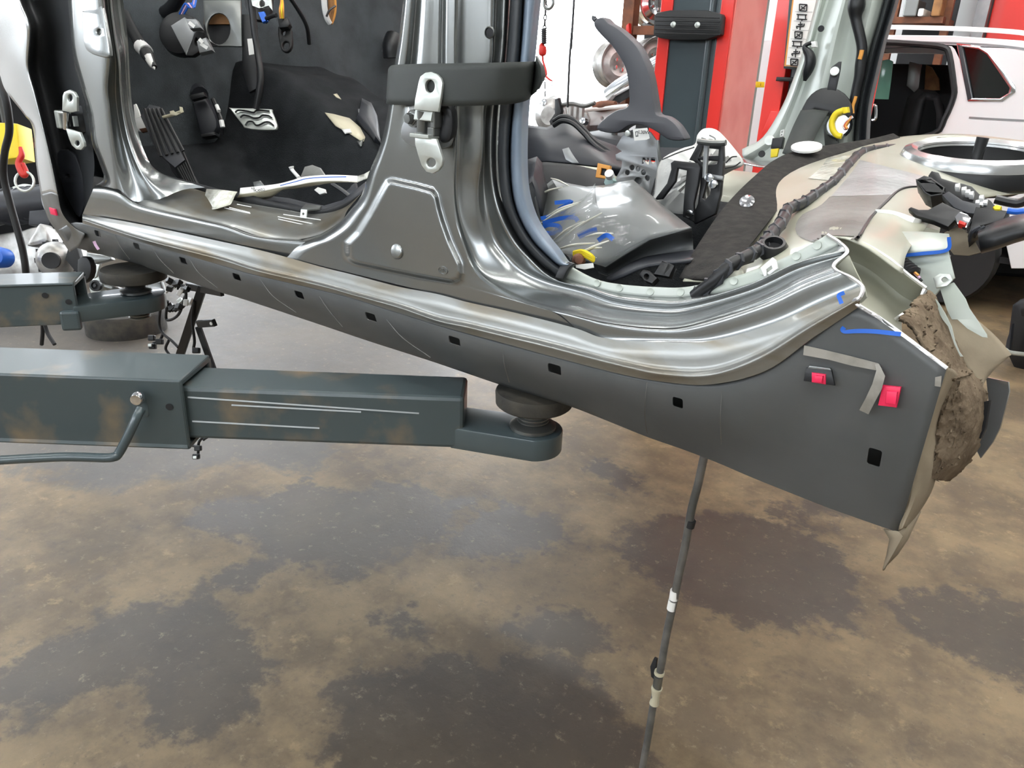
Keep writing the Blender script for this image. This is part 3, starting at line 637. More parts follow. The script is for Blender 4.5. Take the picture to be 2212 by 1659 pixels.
mk('fixing_tab', ppx([(2015, 600), (2030, 590), (2052, 592), (2058, 605), (2045, 618), (2022, 622)], [circ(2040, 604, 6, 5)], py(2038, 605, .18), (-.2, -1, .4), .003, .001), M['zinc'], car)
# --- marks and clips on the lower panel
mk('marker_line', strip(L([(1824, 707), (1820, 712), (1826, 716), (1850, 715), (1890, 716), (1946, 722)], .003), .0022), M['blue'], car, label='blue marker line on the panel')
mk('marker_line', strip(L([(1824, 632), (1812, 638), (1815, 648), (1818, 656)], [.004, .002, .0, -.002]), .002), M['blue'], car, label='short blue marker hook near the cut')
mk('lilac_mark', strip(L([(203, 521), (207, 530), (213, 539)], .003), .003), M['lilac'], car, label='lilac paint mark on the sill')
for pl in ([(1398, 826), (1394, 860), (1393, 900), (1398, 936)], [(1560, 842), (1556, 900), (1558, 960)], [(250, 508), (258, 530), (280, 560)], [(330, 536), (345, 560), (375, 590)], [(410, 560), (430, 590), (470, 622)], [(560, 600), (590, 640), (640, 675)], [(690, 640), (710, 670), (740, 706)], [(1085, 748), (1090, 790), (1100, 826)], [(835, 690), (870, 730), (930, 772)]):
    mk('scratch', strip(L(pl, [.0035, .0025, .012, .03][:len(pl)]), .0005), M['dusty'], car)
def clip(c, u, v, w_, h_, skew, hold):
    o = thing('trim_clip', None, None, py(u, v, 0)); o.parent = car; o.location -= wloc(car)
    if hold:
        mk('clip_holder', ppx([(u - 33, v + 5), (u - 26, v - 24), (u + 28, v - 18), (u + 35, v + 15)], [], py(u, v, -.002), (0, -1, .2), .005, .001), M['black'], o)
        mk('clip_ledge', ppx([(u - 20, v - 29), (u + 25, v - 23), (u + 28, v - 17), (u - 24, v - 22)], [], py(u, v - 23, .0), (0, -1, .2), .006, .001), M['zincd'], o)
    mk('clip_base', ppx([(u - w_, v - h_), (u + w_, v - h_ + 4), (u + w_ - skew, v + h_), (u - w_ - skew, v + h_ - 5)], [], py(u, v, -.004), (0, -1, .1), .006, .001), M['pink'], o)
    mk('clip_button', ppx([(u - w_ * .55, v - h_ * .5), (u + w_ * .6, v - h_ * .4), (u + w_ * .45, v + h_ * .75), (u - w_ * .7, v + h_ * .6)], [], py(u, v, -.009), (0, -1, .1), .006, .001), M['pink'], o)
clip('a', 1768, 818, 15, 13, 0, True)
clip('b', 1926, 857, 20, 24, 10, False)
o_ = mk('trim_clip', ppx([(105, 448), (117, 452), (121, 466), (109, 463)], [], py(113, 457, -.002), (0, -1, 0), .005, .001), M['pink'], car, label='small red clip on the front wing')
from mathutils.bvhtree import BVHTree
# ================================================================= CAR INTERIOR (parts of the shell)
def part_root(name, p, parent=car, label=None):
    o = thing(name, label, None, p); o.parent = parent; o.location = o.location - wloc(parent); return o
VN = V((.55, -.8, .3))      # facing out of the door openings
# closed inner sill and floor pan
mk('inner_sill', box((-1.055, .135, 1.0), (1.91, .006, .16)), M['lower'], car, smooth=False)
mk('floor_pan', MB().add(box((-1.22, .78, .955), (1.9, 1.3, .02))), M['lower'], car, smooth=False)
def cgrid(fn, u0, u1, nu, v0, v1, nv): return grid([[fn(u0 + (u1 - u0) * i / nu, v0 + (v1 - v0) * j / nv) for i in range(nu + 1)] for j in range(nv + 1)])
def ss(a, b, x): t = min(max((x - a) / (b - a), 0), 1); return t * t * (3 - 2 * t)
def floorz(x, y):
    z = .985 + .012 * math.sin(7 * x + 3 * y) * math.sin(9 * y - 2 * x)
    tun = ss(.47, .60, y) * (1 - ss(.86, 1.0, y))                                    # tunnel
    top = .13 + .16 * ss(-1.25, -1.85, x)
    z += tun * top + .004 * math.sin(40 * x) * tun
    z += .16 * ss(-1.62, -2.0, x) * (1 - .5 * tun)
    return z
CARP = [cgrid(lambda x, y: V((x, y, floorz(x, y))), -2.06, -.45, 90, .14, 1.42, 80)]
CARP.append(cgrid(lambda y, z: V((-2.02 - .10 * ss(1.2, 1.9, z) + .02 * math.sin(5 * y + 2) * math.sin(4 * z) + .012 * math.sin(14 * y + 6 * z), y, z)), .12, 1.5, 50, 1.05, 2.0, 30))
mk('floor_carpet', CARP[0], M['carpetd'], car)
mk('firewall_carpet', CARP[1], M['carpet'], car)
mk('far_sill', loft([[V((x, 1.36, .98)) for x in (-2, -1.4, -.8, -.3)], [V((x, 1.38, 1.06)) for x in (-2, -1.4, -.8, -.3)], [V((x, 1.45, 1.11)) for x in (-2, -1.4, -.8, -.3)], [V((x, 1.55, 1.10)) for x in (-2, -1.4, -.8, -.3)]], 3), M['primer'], car)
0 and mk('side_carpet', cgrid(lambda x, z: V((x, 1.40 + .015 * math.sin(9 * x), z)), -2.06, -1.15, 20, 1.0, 2.0, 12), M['carpet'], car)
# dead pedal ribs
fr = part_root('footrest', px(350, 320, -1.72))
for o4 in ([(303, 250), (322, 225), (345, 230), (400, 345), (378, 362), (340, 330)], [(352, 325), (385, 318), (432, 400), (398, 402), (372, 370)]):
    p0 = px(o4[0][0], o4[0][1], -1.74)
    mk('rubber_pad', ppx(o4, [], p0, (.7, -.6, .5), .01, .002), M['trim'], fr)
rb = []
for t in range(5):
    a = (312 + t * 9, 235 + t * 0); b = (348 + t * 12, 338 - t * 3)
    p0 = px(303, 250, -1.735); n = V((.7, -.6, .5))
    mk('rib', tube([pn(a[0], a[1], p0, n), pn(b[0], b[1], p0, n)], .0035, 6, 1), M['rubber'], fr)
for t in range(6):
    a = (360 + t * 6, 322 - t); b = (402 + t * 5, 398 + t)
    p0 = px(352, 325, -1.735); n = V((.7, -.6, .5))
    mk('rib', tube([pn(a[0], a[1], p0, n), pn(b[0], b[1], p0, n)], .0032, 6, 1), M['rubber'], fr)
# brake pedal
bp = part_root('brake_pedal', py(548, 258, .45))
mk('pedal_arm', tube([py(540, -30, .50), py(549, 60, .49), py(556, 110, .485), (py(563, 160, .475)), py(560, 195, .465), py(553, 236, .455)], [.009, .0085, .008, .008, .0085, .009], 10), M['black'], bp)
n = V((.45, -.8, .45)); p0 = py(548, 258, .45)
mk('pedal_pad', ppx([(497, 235), (503, 233), (580, 235), (587, 240), (598, 268), (597, 276), (592, 280), (560, 280), (530, 276), (524, 270)], [], p0, n, .009, .002, 2), M['zinc'], bp, label='bare metal pad with black wavy strips')
for pl in ([(508, 243), (515, 238), (534, 240), (548, 243), (556, 238), (582, 240)], [(519, 254), (526, 249), (538, 251), (548, 255), (560, 254), (567, 249), (580, 250), (587, 255)], [(530, 271), (536, 263), (546, 263), (552, 270), (560, 270), (572, 264), (582, 264), (591, 271)]):
    q = [pn(u, v, p0 + n.normalized() * .0055, n) for u, v in pl]; mk('grip_strip', tube(q, .0022, 6, 3), M['black'], bp)
pb_ = part_root('pedal_bracket', py(556, 25, .52))
mk('bracket_plate', ppx([(524, -20), (528, 10), (540, 40), (572, 46), (584, 30), (588, -20)], [], py(556, 15, .53), VN, .02, .004), M['black'], pb_)
mk('metal_cheek', ppx([(538, -20), (545, 12), (560, 18), (580, 12), (588, 22), (584, -20)], [circ(566, 8, 6, 8)], py(560, 5, .50), VN, .006, .001), M['zinc'], pb_)
mk('blue_clip', ppx([(557, 26), (570, 24), (577, 44), (566, 48)], [], py(566, 36, .48), VN, .012, .002), M['bluep'], pb_, label='bright blue plastic clip')
mk('switch', tube([py(575, 40, .48), py(590, 34, .48), py(597, 33, .48)], .005, 8, 2), M['black'], pb_)
mk('white_sticker', ppx([(534, 84), (545, 83), (549, 117), (538, 119)], [], py(540, 100, .50), VN, .001), M['paper'], pb_)
mk('stem', ppx([(522, 30), (548, 30), (556, 190), (538, 200), (522, 150)], [], py(540, 110, .54), VN, .015, .004), M['black'], pb_)
# black link with orange wires hung on the firewall
lk = part_root('wiring_plug', px(615, 75, -1.95))
mk('plug_body', ppx([(599, 40), (620, 36), (626, 52), (622, 58), (603, 60)], [], px(612, 48, -1.95), VN, .025, .003), M['black'], lk)
mk('link', ppx([(600, 58), (624, 54), (630, 75), (630, 100), (620, 112), (608, 108), (603, 90)], [circ(617, 98, 7, 9), circ(612, 70, 4, 6)], px(615, 85, -1.96), VN, .016, .003, 2), M['rubber'], lk)
for i in range(3): mk('wire', tube([px(606 + i * 3, 40, -1.95), px(604 + i * 4, 22, -1.95), px(607 + i * 2, 4, -1.97), px(606, -20, -1.98)], .0025, 6), M[('orange', 'yellow', 'orange')[i]], lk)
mk('cable', tube([px(615, -20, -1.98), px(640, 15, -1.98), px(662, 55, -1.98), px(668, 95, -2.0)], .006, 8), M['black'], car)
bt = part_root('bracket_tab', px(595, 165, -1.97))
mk('tab', ppx([(563, 155), (608, 153), (618, 155), (624, 162), (622, 176), (614, 180), (566, 178)], [circ(614, 167, 4, 5)], px(595, 166, -1.96), VN, .004, .001), M['beige'], bt)
mk('stud', tube([px(590, 168, -1.955), px(604, 169, -1.93)], .005, 8, 1), M['zincd'], bt)
# brown wire loop at the top
lp = part_root('wire_loop', px(712, 20, -1.9))
mk('loop', tube([px(699, -20, -1.9), px(701, 15, -1.9), px(706, 38, -1.9), px(713, 50, -1.9)], .008, 8), M['white'], lp)
for i, (a, mt_) in enumerate(((712, 'ply'), (716, 'ply'), (720, 'orange'))): mk('wire', tube([px(a, -20, -1.9), px(a + 2, 15, -1.9), px(a - 1, 36, -1.9), px(714, 50, -1.9)], .007, 8), M[mt_], lp)
mk('tie', tube([px(705, 36, -1.885), px(712, 22, -1.88), px(724, 13, -1.885)], .003, 6), M['black'], lp)
# square steering opening plate with oval hole
sp = part_root('column_opening', px(480, 60, -1.96))
mk('opening_plate', ppx([(438, 0), (520, 0), (522, 100), (470, 100), (452, 90), (440, 50)], [circ(472, 62, 25, 34)], px(480, 55, -1.95), VN, .008, .002), M['zincd'], sp)
mk('behind_board', ppx([(440, 30), (500, 30), (500, 52), (440, 52)], [], px(470, 42, -1.99), VN, .006), M['ply'], sp)
mk('dark_back', ppx([(440, 50), (500, 50), (500, 100), (440, 100)], [], px(470, 76, -1.992), VN, .004), M['blackm'], sp)
mk('raised_boss', ppx([(499, 38), (520, 38), (520, 74), (502, 76)], [], px(510, 56, -1.945), VN, .012, .004), M['steel'], sp)
# grey control unit with round black motor
cu_ = part_root('control_unit', py(405, 78, .36))
mk('motor', lathe([(.052, 0), (.054, .01), (.05, .03), (.03, .036), (0, .036)], py(398, 80, .40), VN, 32), M['black'], cu_)
mk('unit_case', ppx([(368, 55), (398, 36), (424, 66), (402, 120)], [], py(398, 76, .355), VN, .02, .003), M['steel'], cu_)
mk('unit_side', ppx([(402, 120), (424, 66), (440, 70), (428, 112), (416, 120)], [circ(424, 90, 4, 9)], py(420, 94, .36), VN, .018, .002), M['blackm'], cu_)
mk('connector', ppx([(400, 40), (422, 40), (434, 60), (410, 62)], [], py(416, 50, .35), VN, .022, .003), M['steel'], cu_)
mk('connector', ppx([(424, 88), (444, 80), (458, 108), (430, 115)], [], py(440, 98, .35), VN, .022, .003), M['steel'], cu_)
for a, b in (((408, 48), (420, 58)), ((430, 84), (438, 92)), ((433, 94), (448, 104))): mk('white_mark', strip([py(a[0], a[1], .333), py(b[0], b[1], .333)], .004), M['white'], cu_)
mk('harness', tube([py(395, -20, .4), py(372, 15, .4), py(350, 28, .4), py(335, 12, .41), py(318, -10, .42)], .016, 10), M['black'], cu_)
for i in range(3): mk('wire', tube([py(388 + i * 5, 30, .37), py(400 + i * 6, 8, .36), py(412 + i * 4, 16, .36), py(422 + i * 2, -14, .38)], .0022, 6), M[('bluep', 'lilac', 'bluep')[i]], cu_)
# black pipe with white tape bands
hp_ = part_root('drain_hose', py(300, 90, .3))
mk('hose', tube([py(268, 30, .3), py(285, 65, .29), (py(303, 95, .28)), py(318, 118, .27), py(334, 145, .26)], [.013, .013, .014, .015, .006], 12), M['rubber'], hp_)
mk('tape_band', tube([py(304, 100, .2785), py(316, 112, .272)], .0165, 14, 1), M['white'], hp_)
mk('pale_tip', tube([py(322, 124, .266), py(329, 140, .26), py(334, 150, .258)], [.0115, .008, .001], 10), M['paper'], hp_)
# ducts and accelerator module
mk('duct', tube([py(362, 152, .5), py(390, 165, .48), py(415, 185, .46), py(432, 205, .44)], .022, 12), M['trim'], car)
am = part_root('pedal_module', py(445, 250, .42))
mk('module_body', ppx([(414, 206), (436, 203), (446, 216), (468, 260), (462, 285), (436, 292), (428, 270)], [], py(440, 250, .43), VN, .035, .006, 2), M['trim'], am)
mk('mount', ppx([(408, 205), (440, 198), (444, 208), (414, 216)], [], py(425, 207, .41), VN, .02, .003), M['black'], am)
mk('foot', ppx([(432, 290), (462, 284), (466, 292), (436, 297)], [], py(450, 290, .41), VN, .03, .003), M['black'], am)
mk('lever_arm', tube([py(460, 215, .41), py(470, 240, .4), py(478, 265, .39), py(480, 290, .39)], .006, 8), M['black'], am)
mk('white_pin', tube([py(468, 228, .395), py(473, 240, .39)], .005, 8, 1), M['white'], am)
mk('white_pin', tube([py(478, 260, .382), py(481, 275, .38)], .006, 8, 1), M['white'], am)
mk('spring_plate', ppx([(352, 208), (372, 204), (382, 228), (360, 232)], [circ(367, 219, 3, 3)], py(366, 218, .4), VN, .008, .001), M['black'], car)
# white and orange bracket beside the front pillar
wbk = part_root('latch_bracket', py(312, 262, .17))
mk('white_block', ppx([(289, 256), (318, 251), (332, 258), (331, 276), (302, 284), (291, 276)], [], py(310, 266, .165), VN, .02, .003, 2), M['white'], wbk)
mk('upright', ppx([(288, 226), (293, 224), (299, 238), (303, 252), (291, 256)], [], py(295, 240, .17), VN, .006, .001), M['paper'], wbk)
mk('brown_insert', ppx([(300, 278), (326, 274), (322, 282), (306, 286)], [], py(312, 280, .15), VN, .008, .001), M['rust'], wbk)
mk('lever', tube([py(328, 260, .165), py(350, 254, .17), py(372, 248, .18), py(392, 241, .19)], .0035, 8), M['beige'], wbk)
mk('hook', ppx([(366, 240), (374, 238), (378, 243), (388, 238), (387, 230), (393, 231), (396, 242), (380, 250), (368, 248)], [], py(380, 243, .182), VN, .004, .001), M['beige'], wbk)
# bare metal patches through the carpet, set on the carpet surface
_cb = [BVHTree.FromPolygons([V(p) for p in vf[0]], vf[1]) for vf in CARP]
def on_carpet(u, v, lift=.004):
    d = ray(u, v).normalized(); hs = [h for h in (t.ray_cast(CAM, d) for t in _cb) if h[0] is not None]
    h = min(hs, key=lambda q: q[3]) if hs else None
    return h[0] - d * lift if h else py(u, v, .6)
def cpatch(pl, mt_, nm, lab=None, lift=.006):
    c = (sum(q[0] for q in pl) / len(pl), sum(q[1] for q in pl) / len(pl)); e = [on_carpet(u, v, lift) for u, v in pl]; n = len(e)
    inner = [on_carpet(c[0] + (u - c[0]) * .5, c[1] + (v - c[1]) * .5, lift + .002) for u, v in pl]; mid_ = on_carpet(c[0], c[1], lift + .002)
    f = [[i, (i + 1) % n, n + (i + 1) % n, n + i] for i in range(n)] + [[n + i, n + (i + 1) % n, 2 * n] for i in range(n)]
    return mk(nm, (e + inner + [mid_], f), M[mt_], car, solid=.002, label=lab)
cpatch([(702, 243), (720, 246), (755, 255), (778, 275), (789, 296), (786, 305), (776, 302), (750, 285), (725, 272)], 'beige', 'bare_patch', 'beige bare metal patch through torn carpet')
cpatch([(720, 203), (728, 202), (737, 214), (727, 210)], 'beige', 'bare_patch', 'small beige patch of bare metal')
cpatch([(738, 279), (756, 278), (760, 286), (745, 289)], 'paper', 'white_tag', None, .012)
cpatch([(773, 235), (790, 236), (797, 245), (785, 248), (775, 245)], 'steel', 'grey_bracket', None, .03)
cpatch([(770, 305), (786, 300), (782, 316), (778, 318)], 'zincd', 'torn_corner')
mk('tunnel_trim', loft([[on_carpet(u, v, .012) for u, v in [(782, 212), (802, 222), (815, 250), (820, 282)]], [on_carpet(u, v, .05) for u, v in [(776, 240), (798, 262), (812, 288), (822, 305)]], [on_carpet(u, v, .01) for u, v in [(768, 258), (792, 285), (808, 305), (824, 318)]]], 4), M['trim'], car, solid=.003)
mk('knob', lathe([(.018, 0), (.019, .008), (.012, .02), (0, .022)], py(828, 126, 1.25), VN, 20), M['black'], car)
mk('duct', tube([py(852, 80, 1.2), py(846, 100, 1.18), py(848, 125, 1.18)], .03, 12), M['black'], car)
# --- parking brake lever on the tunnel
pbk = part_root('parking_brake', py(1380, 345, .70), label='grey parking brake lever standing up between the front seats')
LV = [(1281, 52), (1285, 42), (1301, 37), (1314, 49), (1330, 58), (1348, 72), (1375, 99), (1393, 134), (1402, 163), (1408, 195), (1413, 226), (1418, 247), (1439, 253), (1459, 268), (1472, 286), (1479, 300), (1469, 304), (1444, 302), (1426, 291), (1410, 281), (1393, 273), (1375, 269), (1355, 273), (1337, 285), (1318, 288), (1287, 279), (1302, 258), (1327, 240), (1350, 233), (1357, 222), (1357, 200), (1355, 177), (1349, 147), (1335, 121), (1320, 99), (1302, 81), (1286, 63)]
mk('lever_shell', ppx(LV, [], py(1370, 200, .675), (.12, -1, 0), .042, .006, 3), M['lever'], pbk)
mk('lever_tip', tube([py(1287, 44, .69), py(1283, 40, .69), py(1284, 35, .69)], .005, 8, 2), M['lever'], pbk)
BB = [(1330, 318), (1342, 296), (1352, 286), (1375, 276), (1405, 285), (1418, 303), (1421, 340), (1426, 372), (1415, 386), (1404, 425), (1336, 412), (1330, 385), (1342, 362), (1343, 347), (1331, 346), (1329, 334), (1343, 327)]
hol = [circ(1355, 373, 5, 5.5), circ(1365, 362, 5.5, 6), circ(1378, 365, 4.5, 5.5), circ(1390, 373, 5, 6), circ(1398, 385, 5, 6), circ(1378, 391, 8, 8), circ(1410, 347, 5, 6), [(1387, 340), (1391, 340), (1398, 350), (1398, 341), (1401, 341), (1401, 355), (1397, 355), (1390, 346), (1390, 354), (1387, 354)]]
mk('ratchet_plate', ppx(BB, hol, py(1380, 350, .69), (.1, -1, .1), .005, .001), M['steel'], pbk)
mk('side_plate', ppx([(1418, 303), (1424, 303), (1432, 370), (1424, 376)], [], py(1425, 340, .70), (.6, -1, 0), .01, .001), M['zincd'], pbk)
mk('rivet', lathe([(.007, 0), (.006, .004), (0, .005)], py(1357, 288, .684), (0, -1, 0), 16), M['zinc'], pbk)
mk('gear_disc', ppx(circ(1375, 392, 40, 46, 0, 30), [], py(1375, 392, .70), (.1, -1, .1), .004), M['steel'], pbk)
stk = [(1367, 279), (1398, 276), (1401, 289), (1403, 299), (1396, 302), (1370, 304)]
mk('white_sticker', ppx(stk, [], py(1385, 290, .648), (.12, -1, 0), .001, 0), M['paper'], pbk)
axs = frame((.12, -1, 0))
mk('sticker_text', text3('L30W', .0095, py(1391, 286, .6465), axs, .0002), M['blackm'], pbk, smooth=False)
mk('sticker_code', MB().add(ppx([(1372, 284), (1378, 283), (1379, 295), (1373, 296)], [circ(1375.5, 289, 1.5, 4)], py(1375, 289, .6468), (.12, -1, 0), .0004)), M['zincd'], pbk, smooth=False)
# --- dark console trim beside the lever
mk('console_side', loft([L([(1140, 270), (1180, 275), (1215, 258), (1250, 272), (1290, 300), (1340, 318)], .88), L([(1140, 300), (1185, 305), (1225, 300), (1265, 315), (1300, 335), (1345, 345)], .80), L([(1140, 345), (1190, 345), (1230, 348), (1280, 355), (1310, 360), (1350, 365)], .76), L([(1140, 352), (1190, 352), (1240, 356), (1290, 362), (1320, 375), (1350, 390)], .78)], 5), M['trim'], car, solid=.004)
for dv, yy in ((0, .84), (9, .825)):
    mk('console_rib', tube(L([(1196, 262 + dv), (1215, 252 + dv), (1238, 258 + dv), (1262, 280 + dv), (1285, 305 + dv), (1322, 330 + dv), (1340, 340 + dv)], yy), .006, 8), M['black'], car)
mk('console_low', loft([L([(1140, 352), (1180, 350), (1240, 355), (1300, 370), (1330, 395)], .74), L([(1140, 385), (1190, 378), (1250, 378), (1300, 385), (1330, 410)], .70), L([(1145, 440), (1200, 420), (1260, 415), (1300, 415), (1330, 430)], .66)], 4), M['blackm'], car, solid=.004)
mk('seat_rail_cover', loft([L([(1138, 345), (1160, 338), (1172, 352), (1176, 380), (1185, 410)], .5), L([(1138, 400), (1150, 390), (1158, 410), (1166, 440), (1172, 470)], .4)], 4), M['trim'], car, solid=.004)
mk('console_bracket', ppx([(1214, 322), (1228, 318), (1240, 338), (1250, 352), (1236, 352), (1222, 345)], [], py(1230, 335, .66), (.3, -1, .4), .004, .001), M['steel'], car)
mk('far_floor_panel', ppx([(1260, 292), (1330, 302), (1420, 318), (1500, 320), (1500, 345), (1420, 345), (1300, 330)], [], py(1400, 320, .95), (.2, -1, .9), .006), M['trim'], car)
# --- far side pillar
K = [[(1768, -40), (1763, 0), (1749, 57), (1737, 100), (1717, 160), (1690, 228), (1648, 296), (1603, 322)],
     [(1778, -40), (1772, 0), (1758, 57), (1747, 97), (1728, 160), (1703, 228), (1664, 300), (1606, 340)],
     [(1800, -40), (1790, 0), (1772, 57), (1760, 100), (1745, 160), (1722, 228), (1690, 300), (1630, 350)],
     [(1828, -40), (1820, 0), (1804, 57), (1793, 100), (1779, 160), (1758, 228), (1730, 300), (1690, 350)],
     [(1852, -40), (1846, 0), (1836, 57), (1828, 100), (1815, 160), (1797, 228), (1774, 300), (1740, 345)],
     [(1892, -40), (1884, 0), (1870, 57), (1858, 100), (1847, 160), (1833, 228), (1823, 300), (1810, 340)],
     [(1918, -40), (1911, 0), (1895, 57), (1882, 100), (1866, 160), (1852, 228), (1845, 300), (1843, 335)]]
mk('far_pillar', loft([sg(k_, y, 5) for k_, y in zip(K, (1.42, 1.385, 1.40, 1.34, 1.36, 1.33, 1.36))], 4), M['primerg'], car, solid=.002, label='pale green inner side of the opposite pillar')
SA = K[-1]; SB = [(1950, -40), (1942, 0), (1925, 57), (1913, 100), (1899, 160), (1884, 228), (1879, 300), (1878, 335)]
mk('far_seal', loft([sg(SA, 1.36, 5), sg(mid(SA, SB, .25), 1.32, 5), sg(mid(SA, SB, .5), 1.345, 5), sg(mid(SA, SB, .75), 1.32, 5), sg(SB, 1.37, 5)], 4), M['sealdark'], car)
mk('far_step', loft([L([(1600, 340), (1640, 348), (1690, 350), (1730, 340)], 1.36), L([(1598, 352), (1640, 360), (1680, 362), (1730, 350)], 1.28)], 4), M['silver'], car, solid=.002)
mk('pillar_hole', lathe([(.0075, 0), (.0075, .004), (0, .004)], py(1774, 62, 1.352), (0, -1, 0), 18), M['blackm'], car)
rt_ = part_root('belt_retractor', py(1785, 230, 1.28))
mk('retractor_case', ppx([(1726, 250), (1742, 215), (1762, 195), (1785, 188), (1812, 193), (1834, 212), (1842, 238), (1835, 256), (1800, 250), (1760, 236), (1735, 258)], [], py(1785, 225, 1.27), (.2, -1, .2), .05, .006, 2), M['black'], rt_)
mk('retractor_strap', ppx([(1786, 195), (1796, 145), (1812, 133), (1818, 133), (1816, 150), (1806, 196)], [circ(1803, 154, 3, 3)], py(1800, 165, 1.28), (.2, -1, .1), .006, .001), M['black'], rt_)
mk('bolt', lathe([(.011, 0), (.01, .004), (0, .005)], py(1803, 154, 1.272), (.2, -1, .1), 14), M['zinc'], rt_)
mk('webbing', loft([L([(1730, 238), (1758, 236), (1790, 240)], 1.24), L([(1712, 275), (1740, 280), (1766, 285)], 1.2), L([(1690, 330), (1712, 336), (1738, 345)], 1.12)], 5), M['strap'], rt_, solid=.002)
mk('yellow_wire', tube(L([(1822, 238), (1806, 245), (1797, 262), (1799, 280), (1808, 292), (1818, 294)], 1.24), .007, 10), M['yellow'], rt_)
mk('yellow_plug', ppx([(1818, 232), (1830, 231), (1832, 243), (1821, 246)], [], py(1825, 238, 1.235), (0, -1, 0), .02, .002), M['yellow'], rt_)
for i, mt_ in enumerate(('white', 'hookred', 'orange')): mk('wire', tube(L([(1842 - i, 252), (1828 + i * 2, 262), (1822 + i * 2, 272), (1826 + i * 2, 278)], 1.25), .0035, 8), M[mt_], rt_)
mk('steel_spool', lathe([(.03, 0), (.032, .01), (.026, .03), (0, .03)], py(1812, 272, 1.29), (.2, -1, .1), 20), M['chrome'], rt_)
mk('lower_bracket', ppx([(1778, 270), (1800, 262), (1812, 310), (1782, 318)], [circ(1808, 303, 3, 3)], py(1795, 290, 1.3), (.1, -1, 0), .01, .001), M['zincd'], rt_)
hw = part_root('wiring_harness', py(1852, 120, 1.32))
mk('taped_loom', tube(L([(1853, -30), (1850, 12), (1849, 40), (1857, 75), (1862, 105), (1859, 140), (1856, 165), (1849, 195), (1844, 225), (1838, 258)], 1.315), [.012, .02, .013, .012, .012, .013, .012, .011, .011, .008], 10), M['black'], hw)
mk('orange_wire', tube(L([(1862, 108), (1860, 118), (1857, 128)], 1.298), .005, 8), M['orange'], hw)
mk('yellow_wire', tube(L([(1849, 208), (1846, 218), (1842, 230), (1842, 245)], 1.30), .004, 8), M['orange'], hw)
hw2 = part_root('wiring_harness', py(1748, 140, 1.35))
mk('taped_loom', tube(L([(1752, 92), (1738, 101), (1748, 118), (1750, 135), (1744, 155), (1738, 175)], 1.345), [.005, .006, .012, .014, .012, .004], 10), M['black'], hw2)
mk('white_clip', ppx([(1749, 90), (1762, 89), (1764, 102), (1752, 103)], [], py(1756, 96, 1.345), (0, -1, 0), .015, .003), M['paper'], hw2)
mk('yellow_tab', ppx([(1665, 322), (1682, 320), (1678, 338), (1664, 340)], [], py(1673, 330, 1.3), (0, -1, .2), .01, .002), M['yellow'], car)
mk('black_tab', ppx([(1668, 298), (1692, 296), (1688, 320), (1664, 320)], [], py(1678, 308, 1.31), (0, -1, .2), .02, .003), M['black'], car)
mk('white_clip', ppx([(1686, 281), (1694, 279), (1692, 295), (1684, 296)], [circ(1689, 285, 1.5, 2), circ(1688, 291, 1.5, 2)], py(1689, 288, 1.33), (0, -1, .2), .01, .002), M['white'], car)
mk('bolt', lathe([(.014, 0), (.013, .006), (0, .008)], py(1663, 304, 1.34), (.1, -1, .3), 16), M['zinc'], car)
mk('pillar_hole', lathe([(.009, 0), (.009, .004), (0, .004)], py(1646, 333, 1.34), (0, -1, 0.4), 16), M['blackm'], car)
# --- rear floor: heel board, wheelhouse, felt strip, harness
RG = [(.12, [(1475, 606), (1560, 606), (1640, 582), (1712, 552), (1790, 512), (1862, 528), (1950, 590)]),
      (.17, [(1505, 565), (1590, 572), (1662, 550), (1732, 520), (1806, 492), (1880, 505), (1960, 545)]),
      (.30, [(1548, 515), (1620, 520), (1692, 500), (1765, 476), (1840, 468), (1915, 478), (1990, 505)]),
      (.48, [(1592, 450), (1660, 445), (1735, 430), (1810, 415), (1885, 412), (1960, 425), (2040, 450)]),
      (.72, [(1650, 385), (1712, 372), (1785, 358), (1860, 352), (1935, 358), (2020, 382), (2130, 425)]),
      (.98, [(1705, 345), (1760, 338), (1820, 328), (1880, 318), (1950, 322), (2060, 345), (2260, 400)]),
      (1.2, [(1730, 330), (1780, 322), (1840, 312), (1900, 302), (1980, 292), (2090, 290), (2260, 310)])]
rg = [sg(p_, y_, 6) for y_, p_ in RG]
def proj(p):
    d = p - CAM; z = d.dot(FWD); return IW / 2 + FP * d.dot(RT) / z, IH / 2 - FP * d.dot(UP) / z
rfv, rff = loft(rg, 6)
rp = [proj(p) for p in rfv]
def in_ring(i, s=1.0): return ((rp[i][0] - 2112) / (140 * s)) ** 2 + ((rp[i][1] - 330 - .06 * (rp[i][0] - 2112)) / (38 * s)) ** 2 < 1
rff = [f for f in rff if not all(in_ring(i) for i in f)]
mk('rear_floor', (rfv, rff), M['primer'], car, solid=.002, label='beige grey primed rear floor and wheelhouse')
_bv = BVHTree.FromPolygons(rfv, rff)
def on_rear(u, v, lift=.004):
    d = ray(u, v).normalized(); h = _bv.ray_cast(CAM, d)
    return h[0] - d * lift if h[0] is not None else py(u, v, .5)
def on_rear_old(u, v, lift=.014):
    """nearest rear floor depth along the sight line, by interpolating the rows"""
    best = None
    for (y_, p_) in RG:
        q = sorted(p_); vv = np.interp(u, [a[0] for a in q], [a[1] for a in q])
        if best is None: best = []
        best.append((vv, y_))
    best.sort(); return py(u, v, float(np.interp(v, [b[0] for b in best], [b[1] for b in best])) - lift)
def patch(outl, n=7):
    """blanket patch between a left and right outline following the floor"""
    l, r = outl; l = res(v2(l), 14); r = res(v2(r), 14)
    return grid([[on_rear(a.x + (b.x - a.x) * j / n, a.y + (b.y - a.y) * j / n) for j in range(n + 1)] for a, b in zip(l, r)])
